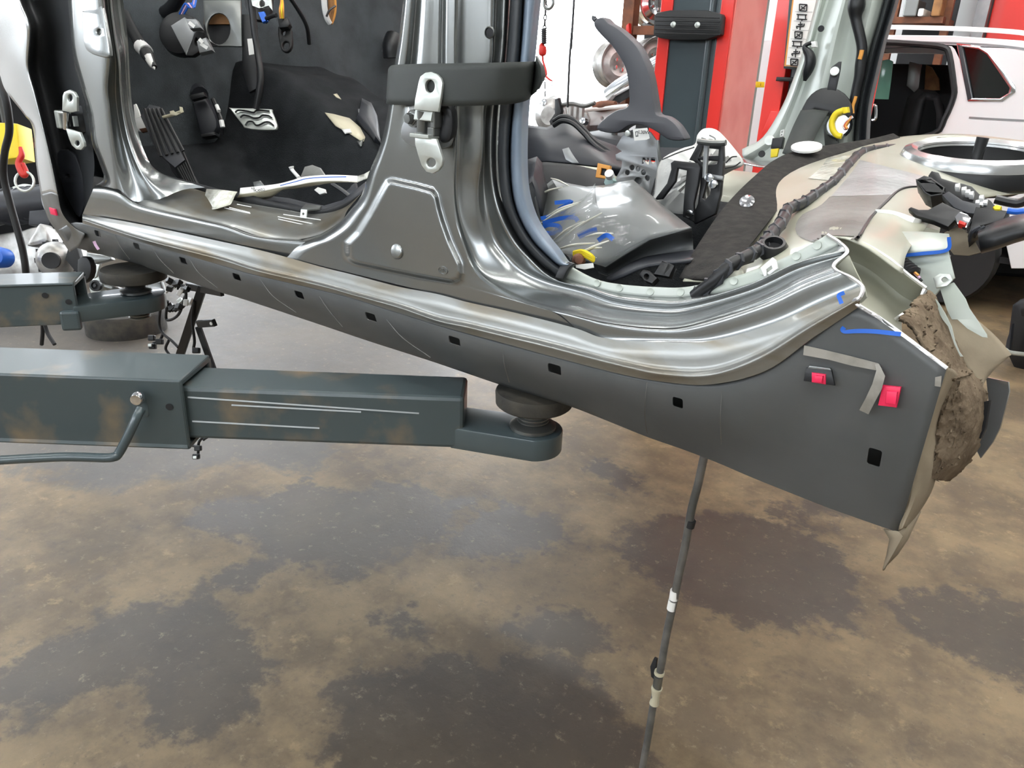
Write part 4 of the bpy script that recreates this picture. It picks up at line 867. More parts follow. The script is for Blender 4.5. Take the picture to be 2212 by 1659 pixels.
mk('sound_deadening', patch(([(1792, 425), (1770, 445), (1735, 462), (1721, 480), (1718, 498), (1728, 512), (1752, 522)], [(1925, 420), (1912, 435), (1895, 452), (1880, 472), (1862, 498), (1845, 516), (1820, 522)]), 20), M['dead'], car, label='brownish grey sound deadening sheet low on the wheelhouse')
mk('sound_deadening', patch(([(1858, 345), (1840, 372), (1818, 398), (1795, 424)], [(2010, 384), (1996, 398), (1960, 404), (1926, 420)]), 20), M['dead2'], car, label='silvery sound deadening sheet high on the wheelhouse')
mk('joint_line', tube([on_rear(u, v) for u, v in [(2000, 404), (1965, 404), (1940, 412), (1915, 435), (1885, 465), (1868, 490), (1850, 516), (1832, 522)]], .002, 6), M['black'], car)
mk('bright_seam', strip([on_rear(u, v) for u, v in [(1890, 458), (1930, 462), (1985, 480), (2030, 492)]], .004), M['white'], car)
mk('foil_patch', patch(([(1790, 338), (1770, 365), (1745, 385)], [(1850, 335), (1835, 368), (1815, 392)])), M['foil'], car, label='wrinkled clear tape patch on the rear floor')
FLl = [(1468, 600), (1490, 560), (1520, 512), (1556, 460), (1592, 418), (1632, 380), (1672, 347), (1722, 325), (1800, 312), (1880, 300), (1930, 288)]
FLr = [(1556, 602), (1592, 565), (1625, 525), (1660, 480), (1692, 440), (1722, 405), (1752, 372), (1782, 345), (1835, 330), (1900, 318), (1950, 300)]
fy = [.135, .17, .26, .38, .52, .66, .78, .88, .98, 1.1, 1.2]
mk('felt_strip', loft([sg(FLl, [y + .02 for y in fy], 5), sg(mid(FLl, FLr, .06), [y - .008 for y in fy], 5), sg(mid(FLl, FLr, .9), [y - .025 for y in fy], 5), sg(FLr, [y - .012 for y in fy], 5)], 3), M['felt'], car, solid=.004, label='dark felt carpet strip over the heel board')
mk('eyelet', lathe([(.012, 0), (.012, .003), (.008, .005), (0, .003)], py(1614, 437, .44), (.1, -1, .9), 20, sy=1), M['chrome'], car)
mk('white_plug', lathe([(.03, 0), (.03, .004), (0, .006)], py(1742, 320, .86), (0, -.3, 1), 20), M['paper'], car)
hn = part_root('wiring_harness', py(1690, 480, .35))
HP = [(1500, 640), (1545, 605), (1580, 572), (1625, 548), (1650, 530), (1668, 505), (1690, 478), (1703, 452), (1735, 438), (1770, 415), (1805, 390), (1835, 355), (1862, 330), (1900, 322), (1960, 318)]
HY = [.13, .13, .14, .17, .2, .25, .32, .40, .45, .52, .6, .74, .9, 1.0, 1.15]
mk('taped_loom', tube(L(HP, [y - .03 for y in HY]), .0085, 10), M['black'], hn)
wr = MB()
q = seg(L(HP, [y - .03 for y in HY]), 10)
tw = tube([p + V((math.cos(i * 1.1), -.4, math.sin(i * 1.1))) * .0075 for i, p in enumerate(q)], .0032, 5, 1)
mk('tape_winding', tw, M['trim'], hn)
gp = part_root('grommet', py(1668, 540, .16))
mk('grommet_ring', lathe([(.011, -.006), (.017, -.006), (.018, .004), (.014, .012), (.011, .012), (.010, .004), (.0, .003)], py(1670, 540, .165), (.1, -.5, 1), 26, cap=False), M['black'], gp)
mk('grommet_foot', ppx([(1646, 528), (1660, 522), (1666, 545), (1684, 556), (1668, 562), (1648, 552)], [], py(1662, 545, .17), (0, -.8, .8), .012, .003, 2), M['black'], gp)
mk('spoke', box(py(1671, 537, .16), (.018, .002, .002)), M['zincd'], gp, smooth=False)
mk('edge_clip', ppx([(1642, 578), (1668, 556), (1676, 562), (1680, 580), (1662, 594), (1656, 590), (1668, 580), (1666, 574), (1655, 582), (1656, 596), (1650, 598)], [], py(1662, 578, .088), (.0, -1, .2), .004, .001), M['white'], car, label='white plastic clip on the rear door flange')
mk('foil_ball', lathe([(0, -.014), (.01, -.011), (.015, -.003), (.0155, .004), (.011, .011), (0, .0145)], py(1579, 592, .12), (.2, .3, 1), 14), M['foil'], car)
# spare wheel / tank opening ring
cw = py(2112, 332, .92); RS = 150 / FP * (cw - CAM).dot(FWD) / .155
ring = part_root('tank_opening', cw, label='black round opening with bright metal rim in the rear floor')
mk('rim', lathe([(r_ * RS, h_ * RS) for r_, h_ in [(.155, -.04), (.158, -.01), (.15, .006), (.135, .012), (.122, .006), (.118, -.004)]], cw, (0, -.12, 1), 48, cap=False), M['silver'], ring)
mk('tub', lathe([(r_ * RS, h_ * RS) for r_, h_ in [(.12, .002), (.117, -.05), (.10, -.075), (.04, -.078), (0, -.076)]], cw, (0, -.12, 1), 48, cap=False), M['tub'], ring)
mk('lock_ring', lathe([(r_ * RS, h_ * RS) for r_, h_ in [(.05, -.075), (.05, -.056), (.03, -.054), (.028, -.075)]], cw, (0, -.12, 1), 28, cap=False), M['paper'], ring)
mk('pump_stem', tube([cw + V((.0, 0, -.05 * RS)), cw + V((.0, 0, -.005)), cw + V((.002, 0, .035 * RS))], [.017 * RS, .012 * RS, .013 * RS], 12, 2), M['black'], ring)
mk('seal_band', lathe([(r_ * RS, h_ * RS) for r_, h_ in [(.156, -.05), (.162, -.045), (.162, -.02), (.157, -.012)]], cw, (0, -.12, 1), 48, cap=False), M['black'], ring)
# black trim module at the right
md_ = part_root('tail_wiring_block', py(2060, 450, .34), label='black plastic wiring block with white clips at the rear')
nn = V((-.1, -.75, .65))
def q3(pl, y, d, mt_, nm, holes=(), bev=.002): mk(nm, ppx(pl, list(holes), py(pl[0][0], pl[0][1], y), nn, d, bev), M[mt_], md_)
lo_ = [[(a, b) for a, b in h] for h in ([(1985, 390), (2010, 391), (2014, 394), (1989, 394)], [(1991, 398), (2017, 399), (2022, 403), (1996, 402)], [(1998, 406), (2026, 408), (2033, 413), (2003, 411)])]
q3([(1978, 388), (1996, 378), (2012, 382), (2042, 404), (2036, 420), (2010, 424), (1995, 416)], .40, .03, 'black', 'grille', lo_)
q3([(2005, 378), (2012, 368), (2028, 372), (2034, 384), (2060, 392), (2082, 396), (2100, 402), (2118, 420), (2140, 432), (2158, 452), (2180, 455), (2172, 480), (2120, 482), (2085, 470), (2040, 430), (2020, 400)], .42, .02, 'black', 'carrier')
q3([(2034, 420), (2050, 412), (2080, 432), (2120, 442), (2110, 462), (2090, 460), (2060, 448)], .38, .015, 'trim', 'curved_arm')
q3([(2108, 445), (2175, 458), (2168, 474), (2140, 482), (2110, 490), (2090, 508), (2098, 478)], .36, .03, 'black', 'box_end')
q3([(1962, 450), (1968, 446), (1985, 452), (2005, 452), (2036, 436), (2060, 448), (2082, 456), (2060, 478), (2048, 490), (2015, 476), (1980, 466)], .36, .012, 'black', 'tray')
q3([(2062, 468), (2072, 456), (2090, 462), (2098, 470), (2088, 492), (2068, 484)], .34, .012, 'chrome', 'silver_insert')
q3([(2072, 474), (2088, 480), (2085, 487), (2069, 482)], .333, .012, 'hookred', 'red_insert')
for u, v in ((2068, 399), (2082, 406), (2090, 412), (2098, 416), (2120, 424), (2112, 434), (2120, 438), (2128, 434)): q3([(u - 5, v - 3), (u + 6, v - 5), (u + 4, v + 5), (u - 6, v + 4)], .385, .012, 'white', 'white_clip')
q3([(2144, 446), (2152, 441), (2164, 444), (2160, 452), (2148, 452)], .38, .016, 'yellow', 'yellow_plug')
mk('blue_wire', tube([py(2176, 455, .37), py(2200, 457, .37), py(2240, 452, .37)], .004, 8), M['bluep'], md_)
mk('loom', tube([py(2150, 430, .42), py(2180, 437, .42), py(2205, 438, .42), py(2240, 420, .42)], .006, 8), M['black'], md_)
mk('drain_channel', loft([L([(2118, 492), (2150, 478), (2190, 465), (2250, 455)], .34), L([(2112, 505), (2150, 492), (2190, 480), (2250, 470)], .28), L([(2118, 540), (2150, 532), (2190, 518), (2250, 500)], .27), L([(2120, 548), (2150, 540), (2190, 526), (2250, 508)], .3)], 4), M['black'], car, solid=.004, label='black plastic channel at the rear corner')
for a in (2096, 2106, 2116): mk('channel_end', tube([py(a, 520 - (a - 2096), .32), py(a + 6, 500, .31), py(a + 22, 490, .31)], .003, 6), M['trim'], car)
mk('dark_flap', ppx([(2040, 502), (2068, 490), (2100, 510), (2118, 545), (2092, 552), (2060, 550), (2045, 530)], [], py(2075, 525, .36), (-.2, -1, .3), .003), M['mudl'], car)
# cut loom stub
lm = part_root('cut_loom', py(1960, 585, .17))
for i in range(5): mk('sleeve_ring', lathe([(.010, -.003), (.0125, 0), (.010, .003)], py(1942 + i * 6, 574 + i * 5, .172 - i * .003), (.7, -.5, -.5), 16), M['black'], lm)
for i in range(7):
    a = py(1964 + (i % 3) * 4, 578 + i * 4, .16); mk('copper_wire', tube([a, a + V((.012, -.006, -.006 - .001 * i))], .0016, 6, 1), M[('orange', 'lilac', 'blackm')[i % 3]], lm)
# loose tape strips stuck on the lower panel
def tape(pl, y, nm, lab): return mk(nm, ppx(pl, [], py(pl[0][0], pl[0][1], y), (0, -1, .15), .0008), M['tapeg'], None, label=lab, cat='tape')
tp = MB().add(ppx([(1737, 746), (1790, 758), (1840, 770), (1897, 785), (1905, 797), (1892, 800), (1840, 790), (1790, 777), (1735, 767)], [], py(1800, 775, .0), (0, -1, .12), .0008)).add(loft([L([(1890, 787), (1893, 800), (1884, 830), (1870, 860), (1856, 886)], [.0, -.003, -.006, -.004, .0]), L([(1899, 786), (1912, 812), (1905, 840), (1890, 868), (1876, 895)], [.0, -.006, -.01, -.007, -.001])], 2))
mk('tape_strip', tp, M['tapeg'], None, label='grey cloth tape strip bent over beside the red clips on the dark panel', cat='tape')
mk('tape_strip', ppx([(2020, 815), (2034, 812), (2032, 836), (2019, 834)], [], py(2027, 824, .003), (0, -1, .1), .0008), M['tapeg'], None, label='short grey tape scrap at the cut rear edge of the panel', cat='tape')
# ================================================================= LIFT ARMS
ZA = V((0, 0, 1))
def hframe(a, b):
    e = (V(b) - V(a)); e.z = 0; e.normalize(); return e, ZA.cross(e), ZA
def beam(p, e, L0, L1, wdt, z0, z1, side0=0):
    """hollow-ended rectangular tube along e from L0 to L1; its near face passes p"""
    n = ZA.cross(e); c = V(p) + e * ((L0 + L1) / 2) + n * (wdt / 2 + side0); c.z = (z0 + z1) / 2
    return box(c, (L1 - L0, wdt, z1 - z0), (e, n, ZA))
def lift_arm(root, near, e, Lin, Lout_end, pad, zin, zout, win_, wout, screw_top, rod=True):
    n = ZA.cross(e); p = V(near)
    # outer tube with wall thickness
    b = MB()
    t = .008; L0, L1 = -1.2, Lout_end
    b.add(beam(p, e, L0, L1, wout, zout[1] - t, zout[1], -.012)); b.add(beam(p, e, L0, L1, wout, zout[0], zout[0] + t, -.012))
    b.add(beam(p, e, L0, L1, t, zout[0] + t, zout[1] - t, -.012)); b.add(beam(p, e, L0, L1, t, zout[0] + t, zout[1] - t, wout - t - .012))
    mk('outer_tube', b, M['armtop'], root, smooth=False, bevel=.003)
    b = MB().add(beam(p, e, L1 - .25, Lin, win_, zin[0], zin[1], 0))
    mk('inner_tube', b, M['armtop'], root, smooth=False, bevel=.006)
    # tongue plate with round end
    zc = zin[0]; r = .047; pc_ = V(pad)
    o = V((pc_.x, pc_.y, zc + .017)); s = (o - p).dot(e); ax = (e, n, ZA)
    w2 = r; back = -(s - Lin) - .02
    off = (V((p.x, p.y, 0)) + n * (win_ / 2) - V((o.x, o.y, 0))).dot(n)
    out = [(back, off - .043), (0, -r)] + [(r * math.cos(a), r * math.sin(a)) for a in [math.radians(q) for q in range(-80, 90, 10)]] + [(0, r), (back, off + .043)]
    mk('tongue', plate2(out, [], o, ax, .036, .003), M['armpaint'], root)
    pt = V((pc_.x, pc_.y, 0))
    mk('collar', lathe([(.033, zc + .034), (.036, zc + .036), (.036, zc + .041), (.028, zc + .046)], pt, ZA, 28), M['zincd'], root)
    pr = []
    z = zc + .034
    while z < screw_top: pr += [(.0215, z), (.0245, z + .0022), (.0245, z + .0035), (.0215, z + .0055)]; z += .0058
    mk('screw', lathe(pr, pt, ZA, 24), M['zincd'], root)
    return pt
a1 = V((-.689, .016, 0)); a0 = V((-1.028, -.237, 0)); e1 = (a1 - a0).normalized()
arm1 = thing('vehicle_lift', 'blue grey telescopic lift arm in the foreground holding the rear of the sill', 'lift arm', (a0.x, a0.y, .81))
Lin = (a1 - a0).length; nrm1 = ZA.cross(e1)
near1 = a0
pt = lift_arm(arm1, near1, e1, Lin, .004, (-.612, .09, 0), (.81, .896), (.797, .912), .09, .114, .886)
pad1 = mk('rubber_pad', lathe([(.0, .884), (.055, .884), (.0585, .887), (.0595, .904), (.058, .908), (.044, .910), (.0, .910)], pt, ZA, 40), M['padrub'], arm1)
# weld block, lug with bolt, bent lock rod
blk = pz(367, 925, .82)
mk('weld_block', box(blk - nrm1 * .004, (.05, .034, .05), (e1, nrm1, ZA)), M['armpaint'], arm1, smooth=False, bevel=.006)
lg = V(near1) - nrm1 * .018
def onface(u, v, off=.0): return pn(u, v, V((near1.x, near1.y, .85)) - nrm1 * (.012 + off), nrm1)
lug = [(286, 848), (300, 843), (314, 850), (319, 870), (322, 896), (313, 903), (287, 890)]
mk('lug', ppx(lug, [], onface(300, 870, .0), -nrm1, .012, .003, 2), M['armpaint'], arm1)
mk('lug_bolt', lathe([(.0105, -.002), (.0105, .004), (.008, .008), (.0, .009)], onface(298, 860, .012), -nrm1, 18), M['chrome'], arm1)
RD = [(304, 884, .02), (296, 900, .03), (275, 945, .04), (256, 980, .045), (246, 987, .05), (225, 989, .05), (150, 987, .05), (70, 990, .05), (0, 994, .05), (-90, 998, .05)]
mk('lock_rod', tube([onface(u, v, o_) for u, v, o_ in RD], .0068, 12, 5), M['armpaint'], arm1)
mk('face_hole', lathe([(.0055, 0), (.0055, .0006), (0, .0006)], onface(366, 879, .0), -nrm1, 16), M['blackm'], arm1)
for (u0, v0), (u1, v1) in (((405, 858), (905, 893)), ((500, 875), (780, 890)), ((415, 910), (690, 925))):
    q0, q1 = pn(u0, v0, V((near1.x, near1.y, .85)) - nrm1 * .0006, nrm1), pn(u1, v1, V((near1.x, near1.y, .85)) - nrm1 * .0006, nrm1)
    mk('scrape', strip([q0, q1], .0012), M['zincd'], arm1)
# second arm
b1 = V((-1.706, -.078, 0)); b0 = V((-1.798, -.202, 0)); e2 = (b1 - b0).normalized(); nrm2 = ZA.cross(e2)
arm2 = thing('vehicle_lift', 'blue grey lift arm at the left edge holding the front of the sill', 'lift arm', (b1.x, b1.y, .81))
arm2n = b1
pad_c = pz(287, 582, .905)
def lift_arm2():
    e, n = e2, nrm2; b = MB(); t = .008; z0, z1 = .81, .902; W_ = .105
    for args in ((W_, z1 - t, z1, 0), (W_, z0, z0 + t, 0), (t, z0 + t, z1 - t, 0), (t, z0 + t, z1 - t, W_ - t)):
        b.add(beam(b1, e, -1.1, .0, args[0], args[1], args[2], args[3]))
    mk('outer_tube', b, M['armtop'], arm2, smooth=False, bevel=.003)
    mk('tube_end', box(b1 + e * -.02 + n * W_ / 2 + V((0, 0, (z0 + z1) / 2)), (.004, W_ - .02, z1 - z0 - .02), (e, n, ZA)), M['blackm'], arm2, smooth=False)
    pc_ = V((pad_c.x, pad_c.y, 0)); ep = pc_ - (b1 + n * W_ / 2); L_ = ep.length; ep.normalize(); npp = ZA.cross(ep)
    out = [(-L_ - .03, -.05), (0, -.062)] + [(.062 * math.cos(a), .062 * math.sin(a)) for a in [math.radians(q) for q in range(-80, 90, 10)]] + [(0, .062), (-L_ - .03, .05)]
    mk('tongue', plate2(out, [], pc_ + V((0, 0, .832)), (ep, npp, ZA), .036, .003), M['armpaint'], arm2)
    mk('collar', lathe([(.03, .85), (.034, .852), (.034, .857), (.024, .862)], pc_, ZA, 24), M['zincd'], arm2)
    mk('screw', lathe([(.02, .85), (.022, .86), (.02, .875), (.024, .885)], pc_, ZA, 20), M['blackm'], arm2)
    pr = []
    for k_ in range(5): z = .79 + k_ * .006; pr += [(.021, z), (.024, z + .002), (.024, z + .004), (.021, z + .0058)]
    mk('screw_end', lathe([(0, .788)] + pr, pc_, ZA, 22), M['zincd'], arm2)
    mk('rubber_pad', lathe([(0, .88), (.06, .88), (.07, .884), (.072, .9), (.068, .908), (.05, .906), (.0, .903)], pc_, ZA, 36), M['padrub'], arm2)
    mk('weld_block', box(pz(155, 690, .82), (.04, .03, .045), (e, n, ZA)), M['armpaint'], arm2, smooth=False, bevel=.006)
    for u, v in ((97, 638), (148, 652)): mk('face_hole', lathe([(.006, 0), (.006, .0008), (0, .0008)], pn(u, v, V((b1.x, b1.y, .85)), n), -n, 14), M['blackm'], arm2)
lift_arm2()
# ================================================================= LIFT POSTS
YP = 2.1
def zpx(u, v, y): return py(u, v, y)
def post(root, xl, xr, yf, red_l, red_r, hole=True, depth=.3, h=4.2):
    """box column with an open face towards the car: two inturned flanges, carriage inside"""
    fl = (xr - xl) * .17
    b = MB().add(box((xl + fl / 2, yf, h / 2), (fl, .012, h))).add(box((xl + .006, yf + depth / 2, h / 2), (.012, depth, h))).add(box(((xl + xr) / 2, yf + depth, h / 2), (xr - xl, .012, h)))
    mk('column', b, M['red'], root, smooth=False, bevel=.003)
    b = MB().add(box((xr - fl / 2, yf, h / 2), (fl, .012, h)))
    mk('flange', b, M['red'], root, smooth=False, bevel=.003)
    mk('side_plate', box((xr - .003, yf + depth / 2 + .006, h / 2), (.014, depth, h)), M['redpale'], root, smooth=False, bevel=.003, label='pale pink side of the red column')
    return fl
xl = py(1424, 60, YP).x; xr = py(1562, 200, YP).x
p1 = thing('lift_post', 'red two post lift column behind the car with a black bumper pad', 'lift post', ((xl + xr) / 2, YP + .15, 0))
fl = post(p1, xl, xr, YP, 0, 0)
mk('base_plate', box(((xl + xr) / 2, YP + .15, .01), (.5, .5, .02)), M['red'], p1, smooth=False)
cx0, cx1 = xl + fl * .9, xr - fl * 1.0
mk('carriage', box(((cx0 + cx1) / 2, YP + .05, 1.35), (cx1 - cx0, .1, 1.6)), M['postdark'], p1, smooth=False, bevel=.008)
mk('carriage_edge', tube([V((cx1 - .03, YP - .004, .55)), V((cx1 - .03, YP - .004, 2.1))], .012, 10, 1), M['postdark'], p1)
bpO = [(1413, 32), (1420, 27), (1447, 22), (1525, 22), (1556, 30), (1559, 36), (1555, 74), (1549, 78), (1524, 86), (1448, 86), (1424, 82), (1411, 76)]
pad = mk('bumper_pad', ppx(bpO, [], py(1485, 54, YP - .05), (0, -1, 0), .04, .004), M['rubber'], p1)
for i in range(5): mk('pad_groove', tube(L([(1416, 36 + i * 9), (1485, 37 + i * 9), (1555, 39 + i * 9)], YP - .0905), .0022, 6, 1), M['blackm'], p1)
for u, v in ((1455, 53), (1507, 54)): mk('pad_bolt', lathe([(.010, 0), (.010, .004), (.006, .006), (0, .005)], py(u, v, YP - .09), (0, -1, 0), 18), M['zinc'], p1)
# grey cabinet edge just right of the post
cb = thing('control_cabinet', 'tall grey cabinet edge between the two red lift columns', 'cabinet', py(1635, 200, 2.75))
xa, xb = py(1560, 200, 2.75).x, py(1646, 80, 2.75).x
mk('cabinet_body', box(((xa + xb) / 2, 2.77, 1.5), (xb - xa, .04, 3.0)), M['greyw'], cb, smooth=False, bevel=.01)
# second lift column
Y2 = 3.6
x2l, x2r = py(1658, 150, Y2).x, py(1725, 150, Y2).x
p2 = thing('lift_post', 'second red lift column further back beside the instruction sign', 'lift post', ((x2l + x2r) / 2, Y2 + .15, 0))
mk('column', MB().add(box((x2l + .05, Y2, 2.1), (.1, .012, 4.2))).add(box((x2l + .006, Y2 + .15, 2.1), (.012, .3, 4.2))).add(box((x2l + .25, Y2 + .3, 2.1), (.5, .012, 4.2))), M['red'], p2, smooth=False, bevel=.003)
mk('carriage', box((x2l + .26, Y2 + .1, 1.5), (.3, .12, 2.2)), M['postdark'], p2, smooth=False, bevel=.01)
mk('red_foot', ppx([(1665, 240), (1720, 240), (1720, 300), (1640, 300)], [], py(1690, 260, Y2 - .02), (0, -1, 0), .05, .005), M['red'], p2)
mk('carriage_ledge', ppx([(1677, 166), (1712, 167), (1712, 176), (1675, 175)], [], py(1690, 170, Y2 - .05), (0, -1, 0), .06, .004), M['black'], p2)
sgn = thing('instruction_sign', 'white instruction sign with orange edge and black lift symbols on the red column', 'sign', py(1725, 70, Y2 - .12))
mk('backing', ppx([(1706, -20), (1772, -20), (1732, 152), (1692, 148)], [], py(1725, 70, Y2 - .08), (0, -1, 0), .03, .004), M['postdark'], sgn)
mk('orange_edge', ppx([(1714, -20), (1770, -20), (1735, 146), (1694, 143)], [], py(1725, 70, Y2 - .112), (0, -1, 0), .004), M['orange'], sgn)
mk('white_panel', ppx([(1717, -20), (1768, -20), (1735, 142), (1698, 140)], [], py(1725, 70, Y2 - .117), (0, -1, 0), .003), M['paper'], sgn)
ysg = Y2 - .122
for i, (cu0, cv0) in enumerate(((1735, 16), (1732, 36), (1729, 56), (1725, 75), (1722, 94), (1719, 115), (1716, 134))):
    b = MB()
    def ln(a, c, r=.0028): b.add(tube([py(cu0 + a[0], cv0 + a[1], ysg), py(cu0 + c[0], cv0 + c[1], ysg)], r, 5, 1))
    if i % 3 == 0:
        for a, c in (((-8, -7), (8, -6)), ((-8, 7), (7, 8)), ((-8, -7), (-8, 7)), ((8, -6), (7, 8)), ((-8, 7), (8, -6)), ((-4, -2), (4, 4))): ln(a, c)
    elif i % 3 == 1:
        for a, c in (((-11, -5), (11, -4)), ((-11, 5), (11, 6)), ((-8, -5), (-8, 6)), ((8, -5), (8, 6)), ((0, 6), (0, 10))): ln(a, c)
    else:
        for a, c in (((0, -9), (-1, 9)), ((-9, 1), (8, 0)), ((-9, 1), (-7, 6)), ((8, 0), (8, -5)), ((-5, -3), (5, -4))): ln(a, c)
    mk('lift_symbol', b, M['blackm'], sgn)
    mk('divider', tube([py(cu0 - 17, cv0 + 9, ysg), py(cu0 + 20, cv0 + 10, ysg)], .0012, 4, 1), M['steel'], sgn)
tg = thing('number_tag', None, None, py(1643, 183, 2.68)); tg.parent = cb; tg.location -= wloc(cb)
mk('tag_plate', ppx([(1632, 176), (1651, 177), (1650, 189), (1632, 189)], [], py(1643, 183, 2.7), (0, -1, 0), .006, .001), M['yellow'], tg)
mk('tag_number', text3('1', .016, py(1643, 183, 2.692), axp, .0004), M['blackm'], tg, smooth=False)
# ================================================================= BACKGROUND
def pd(u, v, d): return CAM + ray(u, v) * d
def torus(c, n, R, r, xd=None, sy=1, nu=20, nv=8):
    return lathe([(R + r * math.cos(a), r * math.sin(a)) for a in [2 * math.pi * k_ / nv for k_ in range(nv + 1)]], c, n, nu, xd, sy, cap=False)
# white estate car behind the shell
YS = 5.0
suv = thing('parked_car', 'white car without its rear door parked behind the cut shell at right', 'car', (-1.6, 5.9, 0))
def xz(u, v): p = py(u, v, YS); return (p.x, p.z)
side = [(.22, .42), (.25, .75), (.2, 1.0), (.06, 1.28), (-.12, 1.52), (-.3, 1.60), (-.62, 1.65), (-1.0, 1.675), (-1.6, 1.68), (-2.2, 1.64), (-2.7, 1.5), (-3.3, 1.12), (-3.9, .98), (-4.1, .8), (-4.12, .45), (-3.85, .32), (-3.75, .55), (-3.45, .68), (-3.15, .55), (-3.05, .3), (-1.15, .3), (-1.05, .55), (-.75, .68), (-.45, .55), (-.35, .32)]
dop = [xz(*q) for q in [(1690, 96), (1800, 90), (1905, 91), (1990, 96), (2036, 102), (2050, 116), (2060, 180), (2060, 210), (2040, 258), (2015, 290), (1900, 312), (1760, 320), (1670, 300)]]
qw = [xz(*q) for q in [(2076, 100), (2115, 107), (2132, 118), (2181, 190), (2179, 201), (2160, 212), (2098, 212)]]
qo = [xz(*q) for q in [(2066, 93), (2114, 99), (2136, 111), (2194, 186), (2194, 199), (2166, 219), (2091, 219)]]
axY = (V((1, 0, 0)), V((0, 0, 1)), V((0, -1, 0)))
fdo = [(-1.95, 1.55), (-2.5, 1.45), (-2.9, 1.12), (-1.95, 1.08)]
mk('body_side', plate2(side, [dop, qw], (0, YS + .04, 0), axY, .08), M['whitep'], suv, bevel=.012)
mk('body_side', plate2(side, [dop, qw], (0, YS + 1.72, 0), axY, .08), M['whitep'], suv, bevel=.012)
top = side[1:15]
mk('roof_and_ends', grid([[V((x, YS + .04 + dy, z + .03 * math.sin(math.pi * t))) for x, z in top] for t, dy in [(i / 8, 1.68 * i / 8) for i in range(9)]]), M['whitep'], suv, face=False)
mk('floor', box((-1.9, YS + .88, .35), (4, 1.6, .04)), M['blackm'], suv, smooth=False)
mk('quarter_window', plate2(qw, [], (0, YS + .05, 0), axY, .006), M['darkglass'], suv)
mk('window_trim', plate2(qo, [qw], (0, YS - .004, 0), axY, .012, .003), M['chrome'], suv)
mk('window_post', ppx([(2068, 96), (2076, 99), (2099, 213), (2090, 217)], [], py(2080, 150, YS - .012), (0, -1, 0), .006, .001), M['trim'], suv)
dfr = MB().add(tube([V((x, YS - .002, z)) for x, z in dop] + [V((dop[0][0], YS - .002, dop[0][1]))], .018, 8, 3))
mk('door_seal', dfr, M['black'], suv)
mk('roof_rail', tube([V((x, YS + .12, z)) for x, z in ((-.55, 1.66), (-.65, 1.70), (-1.1, 1.725), (-1.7, 1.73), (-2.1, 1.69))], .014, 8), M['white'], suv)
mk('roof_strip', strip([V((x, YS - .004, z)) for x, z in ((-.42, 1.58), (-.8, 1.625), (-1.4, 1.64))], .006, V((0, -1, 0))), M['steel'], suv)
mk('side_crease', strip([py(2093, 254, YS - .003), py(2140, 257, YS - .003), py(2260, 263, YS - .003)], .006, V((0, -1, 0))), M['steel'], suv)
for x in (-.75, -3.45):
    wh = part_root('wheel', V((x, YS + .12, .32)), suv)
    mk('tyre', lathe([(.2, -.09), (.3, -.1), (.32, -.06), (.32, .06), (.3, .1), (.2, .09)], (x, YS + .12, .32), (0, -1, 0), 36), M['rubber'], wh)
    mk('hub', lathe([(.2, .06), (.19, .05), (.06, .03), (0, .05)], (x, YS + .12, .32), (0, -1, 0), 30), M['steel'], wh)
mk('seat_back', loft([L([(1960, 330), (1985, 215), (2000, 200), (2030, 205), (2040, 240), (2040, 330)], 5.5), L([(1930, 330), (1960, 210), (1985, 192), (2020, 196), (2040, 230), (2050, 330)], 5.9)], 3), M['blackm'], suv, solid=.05)
mk('inner_trim', box((-1.35, YS + 1.6, .95), (2.2, .05, 1.2)), M['blackm'], suv, smooth=False)
mk('bulkhead', box((-.55, YS + .85, 1.0), (.05, 1.5, 1.1)), M['blackm'], suv, smooth=False)
mk('glass_pane', ppx([(1898, 132), (1920, 128), (1930, 133), (1926, 170), (1920, 215), (1886, 214)], [], py(1905, 170, 5.3), (.3, -1, 0), .02, .004), M['bottle'], suv, label='pale green glass pane inside the open car')
mk('inner_handle', tube(L([(1884, 228), (1892, 230), (1892, 255), (1884, 260)], 5.05), .012, 8), M['chrome'], suv)
mk('brown_panel', ppx([(2000, 140), (2012, 145), (2028, 170), (2030, 195), (1996, 196)], [], py(2010, 170, 6.4), (0, -1, 0), .03, .004), M['ply'], suv)
mk('grey_trim', ppx([(1964, 133), (1990, 140), (1985, 190), (1975, 200), (1958, 185)], [], py(1975, 170, 6.3), (0, -1, 0), .03, .004), M['zincd'], suv)
# wall cupboard, white door post and red roller panel top right
ck = thing('storage_rack', 'dark storage rack standing behind the roof of the white car', 'rack', py(1990, 20, 7.2))
pa, pb2 = py(1935, 20, 7.2).x, py(2050, 20, 7.2).x
for x in (pa, pb2): mk('upright', box((x, 7.2, 1.5), (.06, .06, 3.0)), M['rust'], ck, smooth=False)
zsh = py(1990, 38, 7.15).z
for z in (.4, 1.1, zsh - .025, 2.9): mk('shelf', box(((pa + pb2) / 2, 7.3, z), (pb2 - pa, .5, .05)), M['rust'], ck, smooth=False)
mk('back_sheet', box(((pa + pb2) / 2, 7.62, 1.5), (pb2 - pa, .03, 3.0)), M['blackm'], ck, smooth=False)
for i, (u, v, w_, h_, mt_) in enumerate(((1975, 22, 22, 26, 'zincd'), (2000, 14, 9, 12, 'paper'), (2030, 24, 14, 28, 'ply'))):
    a = py(u, v, 7.15); a.z = zsh + h_ / 400; mk('storage_box', box(a, (w_ / 200, .3, h_ / 200)), M[mt_], None, smooth=False, bevel=.01, label=('dark grey box standing on the rack behind the white car', 'small white box in the middle of the rack behind the white car', 'brown box at the right end of the rack behind the white car')[i], cat='box')
xr0, xr1 = py(2138, 30, 7.7).x, py(2400, 30, 7.7).x
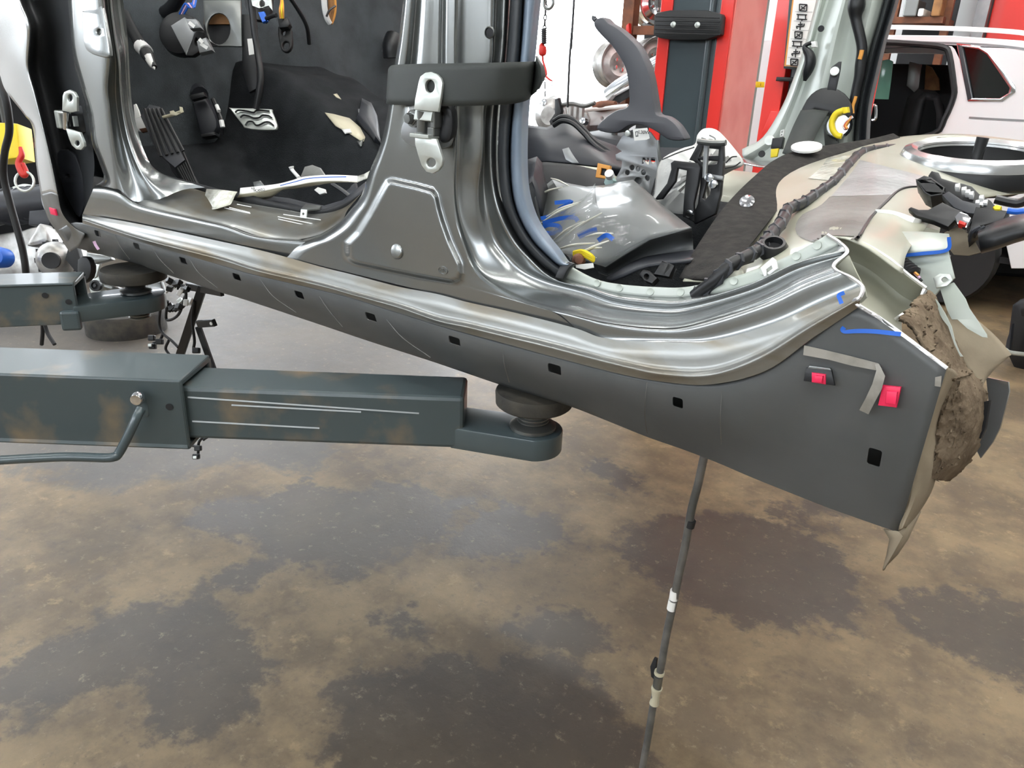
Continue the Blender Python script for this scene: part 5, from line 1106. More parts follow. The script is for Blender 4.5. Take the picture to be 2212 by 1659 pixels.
mk('wall_panel', box(((xr0 + xr1) / 2 + .1, 7.8, 1.8), (xr1 - xr0 + .2, .06, 3.6)), M['red'], None, smooth=False, bevel=.01, label='red wall panel above the white car at the top right', cat='panel')
mk('trim_1', box((xr0 - .06, 7.75, 2.0), (.1, .2, 4.0)), M['steel'], None, smooth=False, kind='structure')
# tyre and rim rack
YR = 4.6
rk = thing('wheel_rack', 'rusty brown steel rack holding wheel rims left of the red column', 'rack', py(1365, 60, YR))
xa = py(1362, 40, YR).x
mk('upright', box((xa, YR, 1.5), (.09, .09, 3.0)), M['rust'], rk, smooth=False, bevel=.004)
mk('upright', box((xa + .5, YR, 1.5), (.09, .09, 3.0)), M['rust'], rk, smooth=False, bevel=.004)
for v in (66, 180): zz = py(1390, v, YR).z; mk('beam', box((xa + .25, YR, zz), (.5, .06, .06)), M['rust'], rk, smooth=False, bevel=.004)
mk('back_board', box((xa + .25, YR + .34, 1.5), (.6, .04, 3.0)), M['blackm'], rk, smooth=False)
mk('red_stop', ppx([(1352, 55), (1358, 50), (1359, 72), (1352, 74)], [], py(1355, 62, YR - .08), (0, -1, 0), .04, .004), M['hookred'], rk)
def rim(u, v, r, mt_, lab, y=YR + .25):
    t = thing('steel_wheel', lab, 'wheel', py(u, v, y), 'loose wheel rims on the rusty rack'); c = py(u, v, y); ax_ = V((.75, -.65, .05))
    mk('barrel', lathe([(r, -.1), (r * .95, -.085), (r * .85, -.07), (r * .82, .05), (r * .93, .07), (r, .085), (r * .97, .09), (r * .85, .06)], c, ax_, 36, cap=False), M[mt_], t)
    mk('disc', lathe([(r * .84, .02), (r * .5, .04), (r * .2, .02), (0, .02)], c, ax_, 36), M[mt_], t)
    for k_ in range(5):
        a = 2 * math.pi * k_ / 5; fa_ = frame(ax_); q = c + (fa_[0] * math.cos(a) + fa_[1] * math.sin(a)) * r * .25 + fa_[2] * .032
        mk('wheel_bolt', lathe([(.012, 0), (.012, .01), (0, .012)], q, ax_, 8), M['chrome'], t)
rim(1418, 8, .16, 'chrome', 'silver wheel rim at the top of the rack beside the red column')
rim(1414, 126, .15, 'alu', 'dull grey wheel rim lower on the rack beside the red column')
rim(1337, 138, .16, 'alu', 'bright wheel rim standing just left of the rusty rack upright', YR - .4)
q = py(1337, 138, YR - .4); mk('peg', tube([V((xa, YR, q.z)), V((q.x, q.y, q.z))], .02, 10, 1), M['rust'], rk)
zsup = py(1300, 282, 3.3).z - .04
ep = thing('exhaust_pipe', 'thick silver pipe leaning behind the parking brake lever', 'pipe', py(1370, 178, 3.6))
mk('pipe', tube([py(1318, 210, 3.6), py(1350, 188, 3.6), py(1428, 140, 3.6)], [.06, .065, .06], 20), M['chrome'], ep)
mk('pipe_saddle', tube([py(1335, 198, 3.6), V((py(1335, 198, 3.6).x, 3.6, zsup))], .02, 8, 1), M['zincd'], ep)
mk('pipe_clamp', tube([py(1400, 157, 3.6), py(1408, 152, 3.6)], .075, 20, 1), M['zincd'], ep)
# bench with gearbox and pale metal beam
bn = thing('work_bench', 'bench behind the shell carrying a pale metal beam and gearbox', 'bench', py(1260, 290, 3.3))
xa, xb, zb_ = py(1165, 275, 3.3).x, py(1400, 280, 3.3).x, py(1300, 282, 3.3).z
mk('bench_top', box(((xa + xb) / 2, 3.55, zb_ - .07), (xb - xa + .4, .7, .06)), M['blackm'], bn, smooth=False, bevel=.005)
for x in (xa, xb):
    for y in (3.3, 3.8): mk('leg', box((x, y, (zb_ - .1) / 2), (.07, .07, zb_ - .1)), M['zincd'], bn, smooth=False)
mb_ = thing('metal_beam', 'pale grey metal beam with a hole lying on the bench', 'beam', py(1310, 255, 3.3))
mk('web', ppx([(1268, 236), (1352, 230), (1362, 268), (1270, 272)], [circ(1300, 256, 3, 4)], py(1310, 250, 3.32), (0, -1, 0), .1, .008), M['white'], mb_)
mk('lip', tube([py(1262, 238, 3.28), py(1300, 234, 3.28), py(1356, 229, 3.28)], .012, 8), M['paper'], mb_)
gb = thing('gearbox', 'cast aluminium gearbox with ribs standing on the bench behind the pillar', 'gearbox', py(1225, 262, 3.3))
mk('casing', ppx([(1170, 225), (1190, 205), (1225, 225), (1262, 232), (1268, 282), (1172, 284)], [], py(1220, 255, 3.3), (0, -1, 0), .22, .03, 2), M['alu'], gb)
for u in (1232, 1244, 1256): mk('rib', box(py(u, 256, 3.17), (.022, .03, .16)), M['alu'], gb, smooth=False, bevel=.006)
mk('flange', lathe([(.10, 0), (.10, .02), (.07, .03), (.05, .05), (0, .05)], py(1192, 250, 3.17), (.2, -1, 0), 26), M['alu'], gb)
mk('bracket', ppx([(1198, 214), (1205, 212), (1212, 240), (1206, 262), (1192, 280), (1186, 262), (1198, 245)], [], py(1202, 245, 3.12), (0, -1, 0), .03, .004), M['black'], gb)
for u, v in ((1178, 222), (1262, 262), (1250, 275)): mk('bolt', lathe([(.02, -.02), (.02, .02), (0, .024)], py(u, v, 3.15), (0, -1, .2), 8), M['chrome'], gb)
mk('pipe', tube([py(1210, 228, 3.15), py(1235, 224, 3.15), py(1262, 229, 3.15), py(1285, 222, 3.15)], .012, 8), M['zincd'], gb)
mk('brown_shaft', tube([py(1284, 231, 3.3), py(1305, 229, 3.3), py(1330, 226, 3.3)], [.025, .032, .02], 12), M['rust'], None, label='short rusty shaft lying on top of the pale beam', cat='shaft')
# chain hoist
ch = thing('chain_hoist', 'hanging steel chain with red hook block beside the door pillar', 'chain hoist', py(1175, 60, 3.0))
def chain(name, p, q, parent, pitch=.026, R=.013, r=.0045):
    b = MB(); nlk = int((q - p).length / pitch); d = (q - p).normalized(); s1 = d.orthogonal().normalized(); s2 = d.cross(s1)
    for i in range(nlk): b.add(torus(p + d * pitch * (i + .5), s1 if i % 2 else s2, R, r, d, .62, 12, 6))
    return mk(name, b, M['blackm'], parent, kind='stuff')
pt_ = py(1183, -60, 3.0)
chain('chain', py(1176, 66, 3.0), py(1181, -25, 3.0), ch)
mk('ceiling_hook_cable', tube([py(1181, -25, 3.0), V((py(1181, -25, 3.0).x, 3.0, ZC))], .006, 8, 1), M['zincd'], ch)
mk('spring', tube([py(1175 + 4 * math.cos(i * 1.3), 62 + i * .9, 3.0 + .012 * math.sin(i * 1.3)) for i in range(36)], .0055, 6, 3), M['blackm'], ch)
mk('hook_block', tube([py(1174, 97, 3.0), py(1172, 100, 3.0), py(1172, 116, 3.0), py(1172, 121, 3.0)], [.01, .02, .021, .01], 14), M['hookred'], ch)
mk('hook', tube([py(1172, 121, 3.0), py(1173, 132, 3.0), py(1178, 148, 3.0), py(1180, 160, 3.0), py(1176, 166, 3.0)], .006, 8), M['hookred'], ch)
mk('small_hook', tube([py(1179, 165, 3.0), py(1186, 171, 3.0), py(1193, 175, 3.0)], [.006, .006, .004], 8), M['hookred'], ch)
chain('chain', py(1192, 177, 3.0), py(1192, 192, 3.0), ch, .02, .008, .0025)
chain('chain', py(1177, 170, 3.0), py(1178, 214, 3.0), ch, .024, .010, .003)
mk('large_hook', torus(py(1185, 6, 2.95), (0, -1, 0), .03, .008, (1, 0, 0)), M['zincd'], ch)
hc = py(1243, -60, 2.9)
mk('hanging_cable', tube([V((hc.x, 2.9, ZC)), py(1240, 0, 2.9), py(1236, 60, 2.9), py(1231, 120, 2.9), py(1228, 180, 2.9), py(1226, 232, 2.9)], .006, 8), M['black'], None, label='thin black cable hanging straight down in front of the bright door', cat='cable')
# engine and hoist at the left edge
DE = 4.5; KE = 1.28
en = thing('engine', 'cast aluminium engine unit standing on the floor behind the left lift arm', 'engine', pd(90, 560, DE))
mk('block', ppx([(15, 500), (40, 496), (75, 486), (95, 500), (104, 540), (100, 600), (-40, 600), (-40, 520)], [], pd(50, 540, DE), (.5, -.8, .3), .4, .04, 2), M['alu'], en)
mk('tower', ppx([(72, 500), (82, 482), (96, 492), (102, 520), (80, 530), (55, 530)], [], pd(80, 505, DE - .3), (.5, -.8, .3), .1, .02, 2), M['alu'], en)
ac = pd(118, 562, DE - .35); axn = V((.8, -.6, .2))
mk('alternator_case', lathe([(r_ * KE, h_ * KE) for r_, h_ in [(.055, -.1), (.075, -.09), (.078, -.02), (.07, .01), (.05, .035), (.03, .04), (.028, .03), (0, .03)]], ac, axn, 32), M['alu'], en)
fa_ = frame(axn)
for k_ in range(12):
    a = 2 * math.pi * k_ / 12; q = ac + (fa_[0] * math.cos(a) + fa_[1] * math.sin(a)) * .077 * KE - fa_[2] * .05 * KE
    mk('cooling_slot', box(q, (.015, .025, .064), fa_), M['blackm'], en, smooth=False)
mk('pulley', lathe([(r_ * KE, h_ * KE) for r_, h_ in [(.03, .03), (.034, .035), (.034, .06), (.02, .06), (0, .055)]], ac, axn, 24), M['blackm'], en)
mk('dark_bracket', ppx([(150, 520), (165, 530), (178, 575), (165, 590), (140, 560)], [], pd(160, 555, DE - .4), VN, .04, .006), M['blackm'], en)
mk('corrugated_duct', tube([pd(-60, 470, DE), pd(-10, 452, DE), pd(30, 446, DE), pd(70, 440, DE), pd(110, 436, DE)], .095, 24), M['trim'], en)
for i in range(5): mk('duct_ring', torus(pd(22 + i * 18, 447 - i * 2, DE), (.9, -.2, .25), .094, .015), M['trim'], en)
mk('duct_mouth', ppx([(62, 455), (100, 452), (112, 470), (105, 488), (60, 486)], [], pd(85, 470, DE - .12), VN, .08, .01), M['trim'], en)
mk('pallet', box(V((pd(10, 560, DE).x, pd(10, 560, DE).y, pd(60, 596, DE).z / 2)), (.5, .5, pd(60, 596, DE).z), frame((.5, -.8, 0))[:1] + (V((-.5, .8, 0)).normalized(), ZA)), M['blackm'], en, smooth=False)
mk('metal_clips', tube([pd(30, 410, DE - .02), pd(52, 404, DE), pd(70, 406, DE), pd(88, 410, DE)], .018, 8), M['zinc'], en)
mk('blue_drum', lathe([(.05, -.05), (.055, 0), (.04, .03), (0, .035)], pd(-2, 556, DE - .5), VN, 24), M['bluep'], None, label='blue round can at the left edge beside the engine', cat='can')
hk = thing('hoist_block', 'yellow hoist block with red hook and ring at the left edge', 'hoist', pd(20, 300, 3.6))
mk('block', ppx([(-30, 264), (10, 264), (34, 266), (38, 300), (42, 340), (10, 345), (-30, 345)], [], pd(10, 300, 3.6), VN, .12, .01), M['yellow'], hk)
mk('hook', tube([pd(44, 318, 3.6), pd(47, 335, 3.6), pd(40, 352, 3.6), pd(45, 368, 3.6), pd(52, 378, 3.6), (pd(56, 370, 3.6)), pd(50, 352, 3.6)], [.008, .013, .014, .016, .016, .012, .007], 10), M['hookred'], hk)
mk('hook_ring', torus(pd(53, 392, 3.6), VN, .045, .006), M['zinc'], hk)
mk('hanger', tube([pd(10, 264, 3.6), V((pd(10, 264, 3.6).x, pd(10, 264, 3.6).y, ZC))], .012, 8, 1), M['zincd'], hk)
mk('dark_shelf', box(pd(40, 250, 4.6) + V((-.2, .2, 0)), (.6, .5, .6)), M['blackm'], None, smooth=False, bevel=.02, label='dark equipment box behind the yellow hoist block', cat='box') if False else None
sc_b = thing('scrap_shelf', 'dark shelf of parts behind the front wing at the left edge', 'shelf', (pd(60, 300, 5.7).x, pd(60, 300, 5.7).y, 0))
cs_ = pd(60, 300, 5.7); axs2 = frame((.75, -.65, 0))
for z in (.3, .75, 1.2): mk('board', box((cs_.x, cs_.y, z), (1.3, .4, .04), axs2[:1] + (axs2[2] * -1, ZA)), M['rust'], sc_b, smooth=False)
for s in (-.62, .62):
    q = V((cs_.x, cs_.y, .75)) + axs2[0] * s; mk('upright', box(q, (.05, .4, 1.5), axs2[:1] + (axs2[2] * -1, ZA)), M['rust'], sc_b, smooth=False)
mk('back_sheet', box(V((cs_.x, cs_.y, .75)) - axs2[2] * .2, (1.6, .02, 1.7), axs2[:1] + (axs2[2] * -1, ZA)), M['blackm'], sc_b, smooth=False)
mk('black_hose', tube([py(-12, 150, .45), py(8, 200, .45), py(17, 240, .45), py(20, 285, .45), py(10, 330, .45), py(8, 380, .45), py(22, 440, .45), py(36, 490, .45), py(50, 545, .45), py(57, 600, .45), py(60, 680, .5)], .0135, 10), M['rubber'], car)
# dark round base on the floor
fb = pz(275, 712, 0)
mk('drum_base', lathe([(0, 0), (.2, 0), (.2, .1), (.19, .115), (0, .115)], fb, ZA, 36), M['padrub'], None, label='dark round base on the floor beneath the left lift arm', cat='base')
# plastic case and dark bench leg at the right edge
dk = (pz(2200, 800, 0) - CAM).dot(FWD)
kc = thing('plastic_case', 'black plastic case with bright window on the floor at the right edge', 'case', pz(2230, 800, 0))
kn = V((-.3, -.9, 0))
mk('case_body', ppx([(2184, 660), (2200, 648), (2290, 640), (2300, 800), (2190, 800), (2176, 770), (2174, 735)], [], pd(2200, 720, dk), kn, .2, .02), M['black'], kc)
mk('bright_window', ppx([(2196, 662), (2206, 652), (2290, 648), (2290, 695), (2208, 692), (2196, 682)], [], pd(2205, 670, dk - .015), kn, .02, .005), M['chrome'], kc)
mk('dark_inset', ppx([(2203, 664), (2285, 656), (2285, 686), (2206, 684)], [], pd(2205, 670, dk - .03), kn, .012, .003), M['black'], kc)
mk('side_lip', ppx([(2174, 735), (2186, 700), (2180, 760), (2168, 770)], [], pd(2176, 745, dk - .02), kn, .03, .004), M['trim'], kc)
mk('handle', tube([pd(2170, 755, dk - .06), pd(2185, 762, dk - .06), pd(2240, 768, dk - .05)], .012, 8), M['zinc'], kc)
lw = pz(2150, 592, 0)
lb = thing('floor_panel', 'long dark low panel lying on the floor behind the rear corner of the shell', 'panel', (lw.x, lw.y, 0))
q0, q1 = pz(2060, 590, 0), pz(2290, 606, 0); dq = (q1 - q0); lq = dq.length; dq.normalize(); nq = ZA.cross(dq)
mk('panel_body', box((q0 + q1) / 2 + nq * .5 + V((0, 0, .12)), (lq + .6, 1.0, .24), (dq, nq, ZA)), M['blackm'], lb, smooth=False, bevel=.03)
mk('top_sheet', box((q0 + q1) / 2 + nq * .5 + V((0, 0, .25)), (lq + .4, .8, .02), (dq, nq, ZA)), M['rust'], lb, smooth=False, bevel=.01)
# ================================================================= LOOSE THINGS ON AND IN THE SHELL
# webbing round the pillar
sv = []
SU = [(838, 150), (842, 144), (853, 140), (900, 138), (960, 137), (1020, 136), (1080, 135), (1125, 134), (1152, 133), (1160, 132)]
SD = [(834, 212), (836, 218), (838, 225), (890, 227), (950, 229), (1010, 229), (1065, 227), (1110, 224), (1140, 216), (1150, 205)]
sy_ = [.10, .05, .02, -.006, -.014, -.014, -.004, .02, .045, .075]
st = thing('strap', 'dark grey webbing strap wrapped round the middle of the door pillar', 'strap', py(990, 180, 0))
mk('webbing', loft([sg(SU, sy_, 5), sg(mid(SU, SD, .5), [y - .001 for y in sy_], 5), sg(SD, sy_, 5)], 3), M['strap'], st, solid=.0016)
mk('curled_end', loft([L([(1156, 134), (1153, 160), (1150, 185), (1146, 206)], .06), L([(1158, 122), (1168, 145), (1170, 170), (1160, 195)], .045), L([(1161, 120), (1176, 145), (1179, 165), (1166, 192)], .075)], 4), M['strap'], st, solid=.0016)
# masking paper strip lying along the front sill
pp = thing('paper_strip', 'long white printed paper strip taped along the front door sill', 'paper', py(640, 410, .12))
PU = [(519, 406), (560, 402), (600, 397), (632, 389), (655, 382), (700, 378), (740, 378), (772, 380)]
PL_ = [(517, 420), (560, 414), (604, 405), (640, 400), (672, 394), (710, 391), (745, 392), (772, 394)]
yy = [.105, .108, .115, .125, .13, .13, .128, .12]
mk('printed_strip', loft([sg(PU, [y + .012 for y in yy], 5), sg(PL_, yy, 5)], 3), M['paper'], pp, solid=.001)
mk('folded_underside', loft([sg(PL_, yy, 5), sg([(508, 434), (545, 432), (585, 428), (605, 412), (640, 408), (676, 402), (712, 396), (745, 394)], [y + .015 for y in yy], 5)], 3), M['beige'], pp, solid=.001)
mk('clear_tape', loft([L([(446, 408), (480, 410), (512, 414)], [.11, .1, .1]), L([(442, 428), (476, 424), (508, 420)], [.10, .088, .095]), L([(446, 444), (470, 446), (500, 438)], [.085, .072, .085]), L([(447, 454), (470, 450), (496, 442)], [.072, .066, .08])], 4), M['foil'], pp, solid=.001, label='crumpled clear tape at the front end')
mk('clear_tape', loft([L([(772, 380), (786, 376), (800, 368)], [.12, .1, .05]), L([(772, 394), (786, 388), (798, 384)], [.118, .095, .045])], 4), M['foil'], pp, solid=.001, label='crumpled clear tape at the pillar end')
axt = (((py(640, 404, .115) - py(530, 420, .105)).normalized()),); axt = (axt[0], V((0, -.25, .95)).normalized(), axt[0].cross(V((0, -.25, .95))).normalized())
mk('printed_text', text3('KIA', .0065, py(547, 407, .103), axt, .0002), M['blackm'], pp, smooth=False)
mk('printed_text', text3('PICANTO', .0075, py(560, 411, .100), axt, .0002), M['blackm'], pp, smooth=False)
mk('blue_line', strip(L([(605, 401), (640, 392), (662, 386), (700, 383), (748, 382)], .1), .0008), M['blue'], pp)
# bits on the front floor near the strip
sc1 = thing('steel_bracket', 'small pale steel clip standing on the front sill step', 'clip', py(655, 458, .1))
mk('clip_plate', ppx([(650, 452), (663, 453), (661, 472), (648, 470)], [circ(655, 462, 2.5, 3)], py(655, 460, .095), (0, -1, .3), .002), M['zinc'], sc1)
mk('clip_top', ppx([(650, 450), (660, 440), (694, 444), (690, 450), (664, 453)], [], py(668, 447, .11), (0, -.6, 1), .004, .001), M['zincd'], sc1)
cp = thing('floor_cover', 'dark grey loose floor lining behind the front sill step', 'lining', py(740, 440, .15))
mk('lining', loft([L([(569, 432), (620, 441), (660, 450), (700, 453), (745, 442), (785, 412)], .125), L([(572, 422), (625, 428), (665, 438), (700, 444), (740, 432), (790, 392)], .16)], 4), M['trim'], cp, solid=.003)
for i, (u, v, a, mt_, lab) in enumerate(((556, 398, 9, 'zincd', 'grey plastic scrap left of the paper strip on the front floor'), (672, 366, 22, 'dead', 'torn grey pad standing behind the paper strip'), (690, 412, 8, 'white', 'white broken plastic clip in front of the pillar foot'), (757, 410, 12, 'trim', 'dark finned plastic scrap beside the pillar foot'))):
    y = (.2, .3, .17, .16)[i]
    mk(('plastic_scrap', 'felt_pad', 'broken_clip', 'plastic_scrap')[i], ppx(([(-10, -5), (4, -8), (12, 2), (4, 10), (-6, 8)], [(-24, 18), (-14, -6), (2, -10), (18, -4), (30, 14)], [(-12, -2), (-4, -8), (10, -4), (12, 4), (0, 8)], [(-10, 2), (-2, -4), (2, -10), (10, -16), (14, 0), (2, 12)])[i] and [(u + p, v + q) for p, q in ([(-10, -5), (4, -8), (12, 2), (4, 10), (-6, 8)], [(-24, 18), (-14, -6), (2, -10), (18, -4), (30, 14)], [(-12, -2), (-4, -8), (10, -4), (12, 4), (0, 8)], [(-10, 2), (-2, -4), (2, -10), (10, -16), (14, 0), (2, 12)])[i]], [], py(u, v, y), (.1, -1, .4), .006, .001), M[mt_], None, label=lab, cat=('scrap', 'pad', 'clip', 'scrap')[i])
mk('plastic_pin', tube([py(629, 360, .3), py(632, 368, .3), py(646, 384, .28)], [.006, .004, .004], 8), M['white'], None, label='white plastic pin sticking up behind the paper strip', cat='pin')
mk('black_rod', tube([py(718, 398, .2), py(740, 412, .19), py(760, 428, .18)], .004, 8), M['black'], None, label='thin black rod lying under the paper strip by the pillar', cat='rod')
# wrapped sheet metal lying in the rear
sh = thing('sheet_metal_panel', 'bent grey sheet metal offcut wrapped in clear film behind the door pillar', 'metal panel', py(1340, 480, .35))
A_ = [(1154, 427), (1172, 405), (1193, 388), (1230, 396), (1266, 403), (1305, 400), (1335, 394), (1367, 388), (1385, 402)]
Bm = [(1162, 465), (1190, 452), (1222, 440), (1262, 436), (1300, 430), (1340, 424), (1375, 420), (1402, 422), (1424, 436)]
Bn = [(1172, 505), (1200, 498), (1238, 490), (1280, 480), (1320, 470), (1360, 462), (1400, 458), (1435, 458), (1468, 472)]
Bo = [(1210, 545), (1235, 550), (1262, 560), (1285, 570), (1308, 577), (1350, 550), (1402, 518), (1450, 504), (1494, 492)]
mk('sheet', loft([L(A_, .52), L(Bm, [.44, .42, .40, .40, .41, .42, .40, .41, .42]), L(Bn, [.33, .3, .29, .29, .29, .28, .29, .3, .31]), L(Bo, .20)], 6), M['sheetm'], sh, solid=.0012)
mk('folded_lip', loft([L(Bo[3:], .20), L([(1290, 582), (1312, 590), (1356, 566), (1404, 540), (1452, 528), (1496, 520)], .24), L([(1295, 590), (1318, 598), (1360, 588), (1410, 572), (1455, 560), (1497, 545)], .235)], 4), M['lower'], sh, solid=.0012)
fl_ = lambda l, dy: [(u + random.uniform(-5, 5), v + random.uniform(-5, 5)) for u, v in l]
mk('clear_film', loft([L(fl_([(1195, 470), (1225, 448), (1262, 428), (1290, 395), (1290, 440)], 0), [.42, .38, .37, .40, .34]), L(fl_([(1178, 520), (1210, 500), (1245, 480), (1280, 462), (1310, 468)], 0), [.26, .24, .24, .25, .24]), L(fl_([(1215, 552), (1240, 548), (1275, 520), (1330, 505), (1400, 498)], 0), [.17, .19, .2, .2, .22]), L(fl_([(1235, 570), (1260, 568), (1300, 570), (1350, 545), (1402, 512)], 0), [.17, .18, .17, .17, .19])], 6), M['film'], sh)
for a, b, y in (((1190, 385), (1230, 402), .50), ((1158, 426), (1215, 404), .47), ((1180, 468), (1255, 436), .36), ((1168, 482), (1250, 440), .355), ((1200, 528), (1300, 460), .23), ((1240, 560), (1315, 520), .16), ((1265, 512), (1325, 505), .21), ((1200, 540), (1285, 525), .18), ((1195, 520), (1262, 478), .235), ((1250, 548), (1300, 535), .17)):
    q0, q1 = py(*a, y), py(*b, y); mk('film_crease', tube([q0, q0.lerp(q1, .5) + V((0, -.004, .003)), q1], [.001, .0022, .001], 6), M['foil'], sh)
for pl, y in (([(1198, 438), (1235, 436), (1208, 452), (1222, 458), (1168, 472)], .39), ([(1172, 482), (1210, 472), (1240, 470), (1248, 478)], .31), ([(1170, 492), (1185, 486), (1206, 488), (1210, 498), (1195, 504), (1172, 502)], .30), ([(1250, 512), (1275, 500), (1290, 496)], .235), ([(1292, 520), (1310, 508), (1325, 518)], .21)):
    mk('marker_writing', strip([py(u, v, y - .012) for u, v in pl], .0035), M['blue'], sh, label='blue marker writing')
yb = thing('yellow_loom', 'small bundle of yellow wires and brown plug beside the wrapped panel', 'wires', py(1265, 560, .15))
for i in range(4): mk('wire', tube([py(1240, 545 + i * 2, .155), py(1258, 542 + i * 3, .148), py(1275, 550 + i * 3, .146), py(1283, 558 + i * 2, .15)], .0028, 6), M['yellow'], yb)
mk('brown_plug', lathe([(.009, -.008), (.010, 0), (.006, .008), (0, .009)], py(1250, 562, .142), VN, 16), M['rust'], yb)
mk('white_tag', ppx([(1243, 572), (1280, 568), (1282, 578), (1262, 582), (1244, 578)], [], py(1262, 575, .135), (0, -1, .4), .002), M['paper'], yb)
# small connectors next to the lever
oc_ = thing('connector', 'orange square connector frame below the parking brake lever', 'connector', py(1300, 370, .60))
mk('frame', ppx([(1291, 352), (1318, 358), (1315, 388), (1286, 383)], [[(1299, 363), (1310, 365), (1308, 380), (1296, 378)]], py(1302, 370, .6), (.2, -1, .2), .012, .001), M['orange'], oc_)
mk('black_core', ppx([(1297, 364), (1312, 366), (1309, 380), (1294, 377)], [], py(1302, 372, .605), (.2, -1, .2), .01, .001), M['black'], oc_)
tc_ = thing('connector', 'pale teal plug with white cap just right of the orange connector', 'connector', py(1316, 392, .57))
mk('plug', ppx([(1307, 382), (1318, 378), (1326, 390), (1320, 404), (1308, 404), (1303, 394)], [], py(1315, 392, .57), (.1, -1, .2), .02, .004), M['teal'], tc_)
mk('cap', lathe([(.009, -.004), (.009, .006), (0, .008)], py(1317, 378, .565), (.1, -.7, .6), 16), M['white'], tc_)
# white perforated cloth and black seat frame
cl = [(1400, 470), (1412, 420), (1425, 350), (1470, 322), (1500, 312), (1506, 292), (1520, 278), (1542, 278), (1560, 290), (1586, 320), (1604, 344), (1604, 358), (1575, 372), (1550, 392), (1536, 440), (1525, 476), (1470, 490)]
ct = [(sum(a for a, b in cl) / len(cl), sum(b for a, b in cl) / len(cl))] * len(cl)
rws = []
for t, y in ((0, .66), (.04, .635), (.25, .615), (.55, .60), (.85, .595), (1, .595)):
    rws.append([py(a + (c - a) * t, b + (d - b) * t, y + .012 * math.sin(a * .11 + t * 7) * math.sin(b * .13) * (t > .1)) for (a, b), (c, d) in zip([(p.x, p.y) for p in seg(v2(cl), 4, True)], [ct[0]] * 200)])
cw_ = thing('folded_cloth', 'white stitched cloth bag bundled behind the black bracket', 'cloth', py(1500, 400, .63))
mk('cloth', grid(rws, True), M['cloth'], cw_, solid=.02)
for pl in ([(1515, 298), (1525, 302), (1520, 308), (1512, 306)], [(1532, 292), (1545, 300), (1540, 312)], [(1560, 365), (1585, 360), (1600, 350)], [(1430, 345), (1465, 330), (1500, 318)], [(1568, 352), (1580, 340), (1592, 338)]): mk('stitching', strip(L(pl, .575), .0012), M['zincd'], cw_)
bk = thing('seat_bracket', 'black stamped seat bracket standing in front of the white cloth', 'bracket', py(1500, 400, .5))
mk('left_leg', ppx([(1412, 432), (1440, 396), (1449, 366), (1448, 352), (1456, 346), (1508, 352), (1514, 362), (1508, 400), (1499, 440), (1500, 480), (1474, 468), (1478, 410), (1483, 368), (1464, 364), (1459, 392), (1430, 430)], [], py(1470, 400, .5), (.2, -1, .15), .014, .003), M['black'], bk)
mk('right_leg', ppx([(1488, 345), (1509, 307), (1518, 304), (1562, 311), (1563, 350), (1556, 420), (1545, 462), (1500, 484), (1494, 470), (1507, 440), (1512, 400), (1514, 352)], [[(1518, 318), (1552, 322), (1551, 336), (1510, 338)], [(1508, 344), (1550, 348), (1548, 354), (1516, 358)], [(1528, 388), (1538, 386), (1533, 420), (1522, 432), (1517, 428)]], py(1530, 400, .52), (.1, -1, .15), .014, .002), M['black'], bk)
mk('steel_strap', ppx([(1520, 308), (1530, 309), (1525, 375), (1562, 380), (1560, 390), (1516, 384)], [], py(1530, 350, .5), (.1, -1, .15), .01, .002), M['steel'], bk)
for u, v in ((1532, 384), (1490, 462), (1541, 398)): mk('bolt', lathe([(.008, 0), (.007, .005), (0, .006)], py(u, v, .485), (.1, -1, .1), 14), M['chrome'], bk)
mk('top_pin', tube(L([(1508, 305), (1530, 308), (1556, 309), (1568, 308)], .5), .005, 8), M['zincd'], bk)
# black clips and dark trim at the rear door foot
bc = thing('trim_bracket', 'black twin socket plastic bracket lying behind the rear door flange', 'bracket', py(1410, 590, .14))
mk('socket', ppx([(1430, 562), (1455, 572), (1446, 598), (1411, 592)], [[(1433, 568), (1441, 572), (1434, 590), (1424, 588)], [(1445, 573), (1452, 576), (1443, 594), (1437, 592)]], py(1432, 580, .13), (.1, -1, .5), .014, .002), M['black'], bc)
mk('arm', ppx([(1380, 592), (1388, 582), (1402, 584), (1420, 600), (1408, 612), (1392, 606)], [circ(1396, 597, 5, 6)], py(1400, 598, .125), (.0, -1, .6), .012, .002), M['black'], bc)
mk('seat_trim', loft([L([(1320, 604), (1350, 592), (1375, 580), (1400, 572), (1440, 566), (1490, 562)], .15), L([(1310, 600), (1345, 580), (1380, 566), (1420, 560), (1500, 552)] + [(1510, 550)], .19), L([(1330, 590), (1360, 568), (1395, 554), (1430, 548), (1490, 540), (1510, 538)], .22)], 4), M['trim'], car, solid=.004)
# hose hanging to the floor
hz = thing('brake_pipe', 'thin grey pipe hanging from under the sill with two white tags', 'pipe', py(1450, 1290, .15))
HZ = [(1534, 930), (1520, 990), (1507, 1050), (1494, 1100), (1480, 1180), (1467, 1240), (1455, 1300), (1440, 1370), (1428, 1440), (1415, 1500), (1402, 1580), (1386, 1670), (1380, 1710)]
mk('pipe', tube(L(HZ, .16), [.0060, .0060, .0060, .0062, .0062, .0062, .0062, .0062, .0062, .0060, .0062, .0062, .0062], 14, 5), M['piped'] if 'piped' in M else M['zincd'], hz)
def band(u0, v0, u1, v1, r, mt_, nm): mk(nm, tube([py(u0, v0, .16), py(u1, v1, .16)], r, 16, 1), M[mt_], hz)
band(1458, 1275, 1455, 1294, .0071, 'paper', 'white_tag'); band(1454, 1297, 1450, 1316, .0072, 'paper', 'white_tag')
band(1425, 1450, 1424, 1456, .0085, 'beige', 'collar'); band(1423, 1460, 1419, 1486, .0074, 'zincd', 'sleeve'); band(1420, 1484, 1418, 1488, .0090, 'beige', 'collar')
